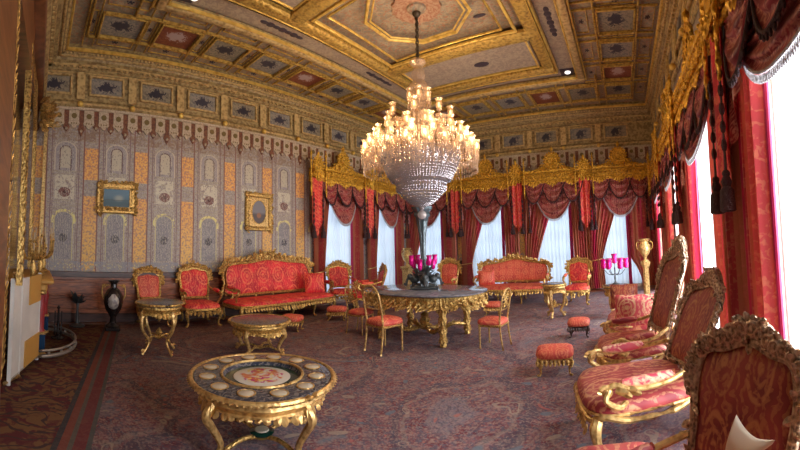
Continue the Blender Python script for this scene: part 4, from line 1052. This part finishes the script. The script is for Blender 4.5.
for (x, y) in ((-.56, -.43), (.56, -.43), (-.56, .43), (.56, .43)):
    m = MB(); m.lathe([(.035, 0), (.05, .01), (.05, .05), (.03, .07), (.045, .13), (.05, .20), (.03, .24), (.045, .30), (.06, .40), (.05, .46), (.065, .52), (.08, .60), (.085, H-.05)], 12, (x, y, 0), lobes=6, la=.12)
    for r in range(9):
        for q in range(6): a = q*2*PI/6+r*.6; m.leaf((x+.045*cos(a), y+.045*sin(a), .06+r*.07), (cos(a)*.15, sin(a)*.15, (-1)**r), (cos(a), sin(a), 0), .075, .045, .12)
    for q in range(3): a = q*2*PI/3; m.scroll((x+.05*cos(a), y+.05*sin(a), .5), (cos(a), sin(a), 0), (0, 0, 1), .05, 1.2, .014)
    m.build('leg', GOLD, t)
m = MB()
for (x, y) in ((-.56, -.43), (.56, -.43), (-.56, .43), (.56, .43)):
    cc = spline([(x, y, .16), (x*.72, y*.55, .20), (x*.4, y*.4, .13), (0, 0, .19)], 6); m.tube(cc, .028, 8)
    for q in range(2, len(cc)-2, 2): m.leaf(cc[q], (R_.uniform(-1, 1), R_.uniform(-1, 1), 1), (x, y, 0), .09, .05, .3); m.scroll(cc[q], (x, y, 0), (0, 0, 1), .045, 1.2, .012)
m.lathe([(.0001, .12), (.08, .14), (.12, .19), (.06, .23), (.09, .28), (.05, .34), (.07, .37), (.0001, .42)], 16, lobes=8, la=.1)
m.build('stretcher', GOLD, t)
# ------------------------------------------------------------------ crystal lamp on the oval table
t = thing('table_candelabrum', 'dark bronze and grey crystal centrepiece with magenta glass tulips on the oval table', 'candelabrum', (-3.25, 5.42, FZ+.772))
t.scale = (1.0, 1.0, 1.03)
m = MB(); m.box((0, 0, .02), (.46, .46, .04), .6, bev=.015); m.box((0, 0, .05), (.36, .36, .04), .6, bev=.015)
R_ = random.Random(2)
for q in range(4):
    a = q*PI/2+.6; c, s_ = cos(a), sin(a)
    m.ball((.15*c, .15*s_, .15), (.085, .085, .07), 10, 6); m.ball((.23*c, .23*s_, .19), (.05, .05, .055), 10, 6)
    m.tube(spline([(.26*c, .26*s_, .18), (.29*c, .29*s_, .11), (.30*c, .30*s_, .06), (.33*c, .33*s_, .09)], 4), [.02]*12+[.01], 6)
    for dx in (-.045, .045): m.tube([(.12*c-dx*s_, .12*s_+dx*c, .14), (.12*c-dx*s_, .12*s_+dx*c, .05)], .022, 6); m.tube([(.19*c-dx*s_, .19*s_+dx*c, .14), (.19*c-dx*s_, .19*s_+dx*c, .05)], .02, 6)
m.lathe([(.12, .20), (.14, .22), (.08, .27), (.10, .31), (.05, .36)], 12, lobes=6, la=.1)
for q in range(26): a = R_.random()*2*PI; h = R_.uniform(.08, .32); m.leaf((.1*cos(a), .1*sin(a), h), (cos(a), sin(a), R_.uniform(-.2, 1)), (0, 0, 1), .11, .05, .4)
m.build('base', BRONZE, t)
SLATE = mat('slate_crystal', (.10, .14, .16), .12, .3, bump=(40, .5, .01))
m = MB(); m.lathe([(.05, .34), (.035, .42), (.055, .46), (.04, .50), (.05, .72), (.062, .90), (.085, 1.05), (.10, 1.15), (.13, 1.18), (.13, 1.21), (.12, 1.24), (.17, 1.31), (.17, 1.33), (.09, 1.30), (.0001, 1.29)], 16, lobes=8, la=.10); m.build('stem', SLATE, t)
for q in range(8):
    a = q*PI/4+.2; c, s_ = cos(a), sin(a); hh = .30+.07*(q % 2); rr = .17+.05*(q % 2)
    m = MB(); m.tube(spline([(.04*c, .04*s_, .38), (.12*c, .12*s_, .30), (rr*c, rr*s_, hh-.02)], 4), .008, 6); b = m.build('arm', BRONZE, t)
    m = MB(); m.lathe([(.012, 0), (.035, .03), (.042, .09), (.036, .13), (.05, .17)], 10, (rr*c, rr*s_, hh)); m.build('tulip_glass', LILY, b)
# ------------------------------------------------------------------ pink candelabrum on the right
t = thing('table_candelabrum', 'slender silver candelabrum with bright pink glass shades before the last back window', 'candelabrum', (-.22, 7.05, FZ+.60)); t.scale = (.92, .92, .92)
m = MB(); m.lathe([(.08, 0), (.085, .015), (.03, .04), (.015, .08), (.022, .14), (.012, .2), (.016, .34), (.0001, .36)], 12); m.build('stem', BRONZE, t)
for q in range(7):
    a = q*2*PI/6; c, s_ = (cos(a), sin(a)) if q < 6 else (0, 0); z0 = .33 if q < 6 else .43
    m = MB(); m.tube(spline([(0, 0, .22), (.12*c, .12*s_, .21), (.21*c, .21*s_, z0-.02)] if q < 6 else [(0, 0, .3), (0, 0, .36), (0, 0, z0)], 4), .007, 6); b = m.build('arm', BRONZE, t)
    m = MB(); m.lathe([(.03, 0), (.052, .02), (.055, .11), (.044, .14), (.065, .20)], 10, (.23*c, .23*s_, z0)); m.build('glass_shade', LILY, b)
# ------------------------------------------------------------------ gold vases on pedestals
def pedestal_vase(labp, labv, x, y, hp, rp, hv, rv, box=False):
    m = MB()
    if box:
        m.box((0, 0, hp*.04), (rp*2.4, rp*2.4, hp*.08), bev=.01); m.box((0, 0, hp*.5), (rp*1.7, rp*1.7, hp*.86), bev=.01); m.box((0, 0, hp*.965), (rp*2.4, rp*2.4, hp*.07), bev=.01)
        for z in (.12, .88): m.box((0, 0, hp*z), (rp*2, rp*2, .03), bev=.008)
    else: m.lathe([(rp*1.6, 0), (rp*1.6, .06), (rp*1.1, .1), (rp*.9, .15), (rp*.85, hp*.5), (rp*.8, hp-.14), (rp*1.0, hp-.10), (rp*1.35, hp-.04), (rp*1.35, hp)], 20, lobes=10, la=.04)
    o = tag(m.build('pedestal', PALEGOLD), labp, 'pedestal'); o.location = (x, y, FZ)
    v = thing('vase', labv, 'vase', (x, y, FZ+hp))
    m = MB(); m.lathe([(rv*.6, 0), (rv*.62, hv*.05), (rv*.25, hv*.10), (rv*.3, hv*.2), (rv*.8, hv*.36), (rv, hv*.55), (rv*.96, hv*.72), (rv*.62, hv*.82), (rv*.6, hv*.88), (rv*.95, hv*.98), (rv*.9, hv), (rv*.5, hv*.95), (.0001, hv*.9)], 24); m.build('body', PALEGOLD, v)
    for sd in (-1, 1): m = MB(); m.tube(spline([(sd*rv*.6, 0, hv*.85), (sd*rv*1.25, 0, hv*.85), (sd*rv*1.3, 0, hv*.62), (sd*rv*.9, 0, hv*.5)], 5), .011, 6); m.build('handle', GOLD, v)
pedestal_vase('slim gilt column pedestal behind the settees on the right', 'pale gold urn on the gilt column at the right', .40, 7.75, .95, .075, .47, .125)
pedestal_vase('gilt square pedestal near the back left corner, behind the oval table', 'gold two handled urn on the square pedestal in the back left corner', -6.5, 9.85, .84, .14, .58, .15, True)
# ------------------------------------------------------------------ tall dark vase and bronze stand by the panelling
v = thing('floor_vase', 'tall dark vase with white painted oval, on the floor by the wood panelling', 'vase', (-6.55, 1.38, FZ), face(1, -.2))
m = MB(); m.box((0, 0, .03), (.26, .26, .06), bev=.01); m.lathe([(.12, .06), (.13, .08), (.06, .13), (.05, .22), (.08, .27), (.14, .36), (.175, .48), (.17, .60), (.11, .70), (.06, .74), (.055, .80), (.11, .86), (.10, .87), (.0001, .84)], 24); m.build('body', BLACKW, v)
m = MB(); m.ball((0, -.085, .51), (.115, .115, .155), 18, 10); o = m.build('painted_panel', mat('vase_painting', rough=.2, fn=lambda t: (lambda q: mix(t, noise(t, q[0], 14, 3).sm(.45, .6), (.55, .53, .50), (.28, .25, .27)))(xyz(t))), v); o['label'] = 'pale oval painted scene'
for sd in (-1, 1): m = MB(); m.tube(spline([(sd*.06, 0, .78), (sd*.19, 0, .76), (sd*.20, 0, .60), (sd*.16, 0, .52)], 5), .014, 6); m.scroll((sd*.17, 0, .76), (sd, 0, 0), (0, 0, 1), .04, 1.2, .01); m.build('handle', GOLD, v)
v = thing('bronze_stand', 'dark bronze flower shaped stand against the panelling, right of the fireplace', 'stand', (-6.85, .78, FZ))
m = MB(); m.lathe([(.14, 0), (.15, .02), (.05, .06), (.025, .12), (.035, .2), (.02, .3), (.03, .42), (.0001, .46)], 12); m.build('column', BRONZE, v)
m = MB(); R_ = random.Random(4)
for q in range(26): a = R_.random()*2*PI; m.leaf((0, 0, .42), (cos(a), sin(a), R_.uniform(-.1, 1.2)), (0, 0, 1), R_.uniform(.12, .22), .07, .3)
m.build('foliage', BRONZE, v)
# ------------------------------------------------------------------ paintings
def painting(label, y, z, w, h, fw, artfn, oval=False):
    t = thing('framed_painting', label, 'painting', (XL, y, z))
    m = MB(); 
    for (dy, dz, sy, sz) in ((0, h/2-fw/2, w, fw), (0, -h/2+fw/2, w, fw), (-w/2+fw/2, 0, fw, h-2*fw), (w/2-fw/2, 0, fw, h-2*fw)):
        m.box((.035, dy, dz), (.07, sy, sz), bev=.02)
    R_ = random.Random(int(y*10))
    n = 26
    for q in range(n):
        for (yy, zz, dy, dz) in ((-w/2+w*q/n, h/2-fw*.4, 1, 0), (-w/2+w*q/n, -h/2+fw*.4, 1, 0), (-w/2+fw*.4, -h/2+h*q/n, 0, 1), (w/2-fw*.4, -h/2+h*q/n, 0, 1)):
            m.leaf((.06, yy, zz), (.1, dy*R_.uniform(-1, 1)+dz*.6, dz*R_.uniform(-1, 1)+dy*.6), (1, 0, 0), fw*.8, fw*.45, .2)
    m.build('frame', GOLD, t)
    m = MB(); iw, ih = w-2*fw, h-2*fw
    if oval:
        m.cur = 0; m.box((.03, 0, 0), (.03, iw, ih)); m.build('mount', GOLDS, t)
        m = MB(); m.prism([(iw*.36*cos(q*PI/16), ih*.40*sin(q*PI/16)) for q in range(32)], lambda a, b: (.04, a, b), lambda a, b: (.05, a, b)); m.build('canvas', mat('oval_scene', rough=.4, fn=artfn), t)
        m = MB(); m.tube([(.05, iw*.37*cos(q*PI/12), ih*.41*sin(q*PI/12)) for q in range(24)], .012, 6, closed=True); m.build('oval_moulding', GOLD, t)
    else:
        m.box((.03, 0, 0), (.03, iw, ih)); m.build('canvas', mat('sea_scene', rough=.4, fn=artfn), t)
        m = MB()
        for (dy, dz, sy, sz) in ((0, ih/2, iw, .03), (0, -ih/2, iw, .03), (-iw/2, 0, .03, ih), (iw/2, 0, .03, ih)): m.box((.05, dy, dz), (.03, sy, sz), bev=.008)
        m.build('slip', GOLDS, t)
    return t
def art_sea(t):
    v, x, y, z = xyz(t); n = noise(t, v, 9, 3); q = z+n*.05
    c = mix(t, q.sm(-.1, .12), (.03, .085, .11), (.10, .20, .28)); c = mix(t, ((y-.05)*(y-.05)*4+z*z*10).sqrt().sm(.28, .05)*.7, c, (.42, .46, .40))
    return mix(t, ((q+.02).abs()).sm(.02, .0)*.6, c, (.03, .05, .06))
def art_oval(t):
    v, x, y, z = xyz(t); n = noise(t, v, 10, 3)
    c = mix(t, (z+n*.08).sm(-.05, .05), (.09, .07, .07), (.20, .19, .21)); return mix(t, ((y*y+(z+.08)*(z+.08)).sqrt()).sm(.08, .04), c, (.30, .13, .06))
painting('landscape shaped gilt framed painting of a blue sea on the left wall', 1.53, 2.44, .80, .62, .12, art_sea)
painting('upright gilt framed picture with an oval scene on the left wall above the sofa', 4.88, 2.33, .74, .88, .10, art_oval, True)
# ------------------------------------------------------------------ chandelier
t = thing('chandelier', 'huge many tiered crystal chandelier with lit lamps hanging over the oval table', 'chandelier', (CH[0], CH[1], 0))
m = MB(); n = 15
for q in range(n):
    z = ZC-.1-q*.052; a = (q % 2)*PI/2; m.tube([(.028*cos(k*PI/4)*cos(a), .028*cos(k*PI/4)*sin(a), z+.04*sin(k*PI/4)) for k in range(8)], .010, 6, closed=True)
m.lathe([(.0001, ZC-.01), (.07, ZC-.02), (.06, ZC-.06), (.0001, ZC-.1)], 16); m.tube([(0, 0, ZC-.1), (0, 0, 4.45)], .014, 6)
m.build('chain', mat('dark_gilt_chain', (.10, .07, .04), .4, .6), t)
m = MB(); m.lathe([(.03, 4.50), (.11, 4.48), (.13, 4.44), (.06, 4.38), (.09, 4.30), (.11, 4.22), (.08, 4.14), (.13, 4.10), (.17, 4.02), (.17, 3.92), (.14, 3.86), (.10, 3.80), (.13, 3.6), (.10, 3.4), (.14, 3.2), (.10, 3.0), (.12, 2.7)], 20, lobes=10, la=.07); m.build('stem', CRYSTAL, t)
def drop(mb, x, y, z, L, r): mb.lathe([(.0001, 0), (r, -L*.25), (r*.8, -L*.6), (.0001, -L)], 5, (x, y, z))
tiers = [(3.86, .17, 6), (3.56, .50, 8), (3.40, .36, 8), (3.28, .66, 12), (3.12, .80, 16), (3.02, .56, 12), (2.98, .90, 20)]
li = 0
for (z, R, n) in tiers:
    d = MB()
    for q in range(n):
        a = 2*PI*(q+.5*(li % 2))/n; c, s_ = cos(a), sin(a)
        m = MB(); m.tube(spline([(.10*c, .10*s_, z-.16), (R*.55*c, R*.55*s_, z-.24), (R*.92*c, R*.92*s_, z-.17), (R*c, R*s_, z-.06)], 3), .009, 5); m.lathe([(.0001, -.07), (.035, -.055), (.045, -.04), (.012, -.03)], 8, (R*c, R*s_, z)); b = m.build('lamp_arm', CRYSTAL, t)
        m = MB(); m.lathe([(.022, -.03), (.050, .0), (.048, .055), (.036, .085), (.06, .125)], 10, (R*c, R*s_, z)); m.build('glass_shade', SHADEG, b)
        m = MB(); m.ball((R*c, R*s_, z+.035), (.017, .017, .04), 6, 5); m.build('bulb', BULB, b)
        for k in range(5):
            aa = a+(k-2)*.35*.3/R; rr = R+rng.uniform(-.05, .04); drop(d, rr*cos(aa), rr*sin(aa), z-.06-rng.random()*.03, rng.uniform(.12, .22), .013)
    o = d.build('crystal_drops', CRYSTAL, t, smooth=False); o['kind'] = 'stuff'; li += 1
# curtains of crystal between tiers, basket
m = MB()
for (R, z0, z1, n) in ((.90, 2.94, 2.66, 84), (.76, 3.08, 2.92, 72), (.5, 3.46, 3.28, 48), (.64, 3.22, 3.06, 60)):
    for q in range(n):
        a = 2*PI*q/n; z = z0-.02*rng.random()
        while z > z1: drop(m, R*cos(a), R*sin(a), z, .075, .012); z -= .08
o = m.build('crystal_curtain', CRYSTAL, t, smooth=False); o['kind'] = 'stuff'
m = MB()
def basket(rz0, rz1, n, k):
    for q in range(n):
        a = 2*PI*q/n
        for i in range(k):
            f = (i+.5)/k; r = rz0[0]+(rz1[0]-rz0[0])*f; z = rz0[1]+(rz1[1]-rz0[1])*f-.05*sin(f*PI); m.ball((r*cos(a), r*sin(a), z), (.014, .014, .022), 5, 4)
basket((.62, 2.86), (.46, 2.52), 72, 9); basket((.40, 2.50), (.38, 2.36), 52, 4); basket((.37, 2.36), (.05, 2.12), 44, 9); basket((.63, 2.95), (.63, 2.86), 72, 3)
for (r, z) in ((.63, 2.95), (.63, 2.86), (.47, 2.51), (.41, 2.49), (.38, 2.35), (.19, 2.22), (.06, 2.11)): m.tube([(r*cos(q*PI/20), r*sin(q*PI/20), z) for q in range(40)], .012, 5, closed=True)
o = m.build('crystal_basket', CRYSTALC, t, smooth=False); o['kind'] = 'stuff'
m = MB(); m.lathe([(.60, 2.93), (.58, 2.80), (.46, 2.58), (.38, 2.48), (.36, 2.36), (.20, 2.26), (.05, 2.14), (.035, 2.06)], 32); m.build('bowl', CRYSTALC, t)
m = MB(); m.lathe([(.0001, 2.04), (.02, 2.05), (.035, 2.09), (.02, 2.12)], 10); m.ball((0, 0, 1.98), .07, 16, 10); m.build('ball_finial', seethru('finial_crystal', (.8, .75, .72), .75, .08), t)
# ------------------------------------------------------------------ fireplace end, at the far left
t = thing('fireplace', 'carved fireplace with red and blue columns at the far left', 'fireplace', (0, 0, FZ))
m = MB(); m.box((-5.75, -.06, .98), (1.7, .60, .07), bev=.02); m.box((-5.75, -.10, .90), (1.6, .5, .10), bev=.02); m.build('mantel_shelf', OCHRE, t)
m = MB(); m.box((-5.55, -.16, .43), (1.1, .06, .86)); m.build('firebox', BLACKW, t)
for x, y in ((-5.12, .08), (-6.35, .16)):
    m = MB(); m.box((x, y, .88), (.17, .15, .17), bev=.02); m.ball((x, y+.07, .88), (.05, .02, .05), 10, 6); c1 = m.build('capital', GOLD, t)
    m = MB(); m.lathe([(.07, .30), (.055, .34), (.06, .5), (.075, .6), (.055, .7), (.065, .79)], 14, (x, y, 0)); m.build('column', REDM, t)
    m = MB(); m.box((x, y, .15), (.16, .15, .28), bev=.015); o = m.build('column_base', BLUEG, t); m = MB(); m.box((x, y, .285), (.18, .17, .035), bev=.01); m.build('moulding', GOLDS, o); m = MB(); m.box((x, y, .02), (.18, .17, .04), bev=.01); m.build('plinth', GOLDS, o)
f = thing('fender', 'curved brass fireplace fender on the carpet before the hearth', 'fender', (0, 0, FZ))
m = MB(); arc = [(-5.62+.80*cos(PI*q/20), .02+.60*sin(PI*q/20), .05) for q in range(21)]; m.tube(arc, .025, 8); m.tube([(a, b, .12) for a, b, c in arc], .016, 8)
for q in arc[::2]: m.ball((q[0], q[1], .085), .022, 6, 4)
m.build('rail', mat('dull_steel', (.28, .25, .22), .45, .5, bump=(30, .4, .01)), f)
tl = thing('fire_tools', 'dark iron fire tools and andirons standing on the hearth', 'fire tools', (-5.95, .38, FZ))
m = MB(); m.lathe([(.10, 0), (.11, .02), (.02, .05), (.015, .45), (.03, .48), (.0001, .52)], 12); m.build('stand', BLACKW, tl)
for q in range(3): m = MB(); a = q*2.1; m.tube([(.06*cos(a), .06*sin(a), .06), (.06*cos(a), .06*sin(a), .42)], .010, 6); m.ball((.06*cos(a), .06*sin(a), .08), (.03, .02, .04), 8, 5); m.build('tool', BLACKW, tl)
def candelabrum(label, x, y, h, col_):
    t = thing('candelabrum', label, 'candelabrum', (x, y, FZ+1.017)); R_ = random.Random(int(x*100))
    m = MB(); m.lathe([(.07, 0), (.075, .02), (.03, .06), (.045, .14), (.02, .22), (.03, .32), (.0001, .36)], 12); m.build('stem', GOLD, t)
    for q in range(9):
        a = q*2*PI/8; c, s_ = (cos(a), sin(a)) if q < 8 else (0, 0); R = .21 if q % 2 else .14; zz = h*.72+.08*(q % 3); 
        if q == 8: zz = h*.98
        m = MB(); m.tube(spline([(0, 0, .25), (R*.8*c, R*.8*s_, .27), (R*c, R*s_, zz-.06)], 4), .013, 6); m.leaf((R*.7*c, R*.7*s_, .27), (c, s_, 1), (0, 0, 1), .09, .05, .3); m.lathe([(.0001, -.06), (.028, -.05), (.012, -.03), (.012, .0)], 8, (R*c, R*s_, zz)); b = m.build('branch', GOLD, t)
        m = MB(); m.lathe([(.010, 0), (.010, .09), (.0001, .095)], 8, (R*c, R*s_, zz)); m.build('candle', col_, b)
    return t
CANDLE = mat('ivory_candle', (.55, .42, .26), .5)
candelabrum('nearest gilt candelabrum with ivory candles on the mantel shelf', -4.9, -.04, .52, CANDLE)
candelabrum('middle gilt candelabrum with ivory candles on the mantel shelf', -5.6, .06, .62, CANDLE)
candelabrum('farthest gilt candelabrum on the mantel shelf, next to the wallpaper', -6.3, .12, .66, CANDLE)
# mirror above the mantel
t = thing('overmantel_mirror', 'tall gilt framed mirror above the mantel shelf at the far left', 'mirror', (0, 0, 0))
m = MB(); m.box((-5.4, -.30, 2.5), (2.9, .02, 2.9)); m.build('glass', mat('mirror_glass', (.55, .56, .58), .08, 1.0), t)
m = MB()
for x, yo in ((-3.9, -.17), (-6.85, -.13)):
    m.tube([(x, yo, 1.05), (x, yo, 3.6)], .035, 8)
    for q in range(34): m.leaf((x, yo+.02, 1.1+q*.075), (.3*(-1)**q, .1, 1), (0, 1, 0), .08, .05, .12)
m.tube([(-3.9, -.17, 3.6), (-5.4, -.13, 3.85), (-6.85, -.13, 3.6)], .04, 8); m.build('frame', GOLD, t)
m = MB(); R_ = random.Random(9)
for q in range(60):
    x = -6.85+R_.random()*.5; m.leaf((x, -.05+.08*R_.random(), 3.6+.35*R_.random()), (R_.uniform(-1, 1), .5, R_.uniform(-.8, 1)), (0, 1, 0), .16, .09, .3)
m.build('crest', GOLD, t)
m = MB(); m.tube([(-7.12, .06, 1.0), (-7.14, .08, 3.8)], .035, 8)
for q in range(12): m.leaf((-7.12, .09, 1.2+q*.22), (.2*(-1)**q, .1, 1), (0, 1, 0), .06, .03, .1)
R_ = random.Random(11)
for q in range(40): m.leaf((-7.08+R_.uniform(-.1, .12), .08+R_.uniform(-.05, .12), 3.7+.5*R_.random()), (R_.uniform(-.3, 1), R_.uniform(-.3, 1), R_.uniform(-.6, 1)), (0, 1, 0), .15, .08, .3)
tag(m.build('gilt_corner_pole', PALEGOLD), 'slim gilt pole with leafy top in the left corner, beside the mirror', 'pole')
# wooden casing nearest the camera on the left, timber beam over the mirror
m = MB(); m.box((-1.08, -.26, 2.3), (.7, .29, 4.6), bev=.01); m.box((-1.5, -.27, 2.3), (.14, .24, 4.6), bev=.02)
m.prism([(-1.2, 2.5), (-1.98, 2.83), (-6.9, 4.12), (-6.9, 4.3), (-1.2, 4.4)], lambda a, b: (a, -.40, b), lambda a, b: (a, -.14, b))
m.box((-3.9, -.205, 4.72), (6.7, .42, 1.2), bev=.02)
struct(m.build('door_1', WOODO))
m = MB(); R_ = random.Random(3)
for q in range(60): m.leaf((-1.78+R_.uniform(-.015, .015), -.14, .9+2.2*q/60), (R_.uniform(-.6, .6), .1, 1), (0, 1, 0), .045, .02, .1)
m.box((-1.78, -.165, 2.0), (.05, .05, 2.3), bev=.01)
tag(m.build('carved_door_ornament', GOLD), 'vertical strip of carved gilt ornament on the wooden casing at the far left', 'ornament')
# rolled ivory fire screen
t = thing('fire_screen', 'ivory and ochre folding screen with scrolled gilt edge at the far left', 'screen', (0, 0, FZ))
p0 = Vector((-3.95, -.26, 0)); p1 = Vector((-4.85, .03, 0)); dd = (p1-p0); nn_ = Vector((-dd.y, dd.x, 0)).normalized()*-1
def quad(mb, a0, a1, z0, z1, th):
    A, B_2 = p0+dd*a0, p0+dd*a1
    mb.prism([(0, z0), (1, z0), (1, z1), (0, z1)], lambda u, z: tuple(A+(B_2-A)*u+Vector((0, 0, z))), lambda u, z: tuple(A+(B_2-A)*u+Vector((0, 0, z))+nn_*th))
m = MB(); quad(m, 0, 1, .06, 1.08, .03); m.build('panel', IVORY, t, smooth=False)
m = MB(); quad(m, .55, 1.0, .75, 1.085, .045); m.build('ochre_inlay', OCHRE, t, smooth=False); m = MB(); quad(m, .45, 1.0, .06, .35, .045); m.build('ochre_inlay', OCHRE, t, smooth=False)
m = MB()
for a in (0, .28, 1): P_ = p0+dd*a; m.tube([(P_.x, P_.y+.02, .0), (P_.x, P_.y+.02, 1.1)], .022, 8)
m.tube([(p0.x, p0.y+.02, .05), (p1.x, p1.y+.02, .05)], .02, 8); m.build('frame', IVORY, t)
m = MB(); m.scroll((p0.x-.05, p0.y+.03, 1.13), (1, 0, 0), (0, 0, 1), .05, 1.4, .016); m.build('finial_scroll', GOLDS, t); m = MB(); m.tube([(p0.x+.05, p0.y-.02, .03), (p0.x-.2, p0.y+.12, .03)], .02, 8); m.build('foot', GOLDS, t); m = MB(); m.tube([(p1.x+.1, p1.y-.05, .03), (p1.x-.1, p1.y+.14, .03)], .02, 8); m.build('foot', GOLDS, t)
# folded sheet of cream paper lying against the nearest chair back
m = MB()
top = spline([(.055, .285, .675), (.10, .275, .635), (.17, .262, .612), (.26, .262, .625)], 4); low = spline([(.02, .225, .47), (.07, .215, .49), (.13, .215, .52), (.25, .258, .61)], 4)
def sheet(u, v):
    k = u*(len(top)-1); i = min(len(top)-2, int(k)); a = top[i].lerp(top[i+1], k-i); b = low[i].lerp(low[i+1], k-i)
    q = a.lerp(b, v); q.y -= .03*sin(v*PI)*(1-u); return q
m.grid(sheet, 12, 8)
o = m.build('paper_sheet', mat('cream_paper', (.72, .64, .50), .6)); o.location = (.18, 1.48, FZ); o.rotation_euler = (0, 0, face(-.80, -.60))
tag(o, 'curled sheet of cream paper resting against the nearest armchair back', 'paper')
sm = o.modifiers.new('thick', 'SOLIDIFY'); sm.thickness = .002
# roof of the neighbouring wing outside the nearest window
m = MB(); m.box((9.0, 11.0, 4.2), (4.0, 6.0, .5), bev=.05); m.box((9.2, 11.0, 2.0), (3.4, 5.4, 4.0))
o = tag(m.build('neighbouring_wing', mat('pale_stone', (.75, .66, .56), .7)), 'pale roof edge of a neighbouring building seen through the nearest right window', 'building')
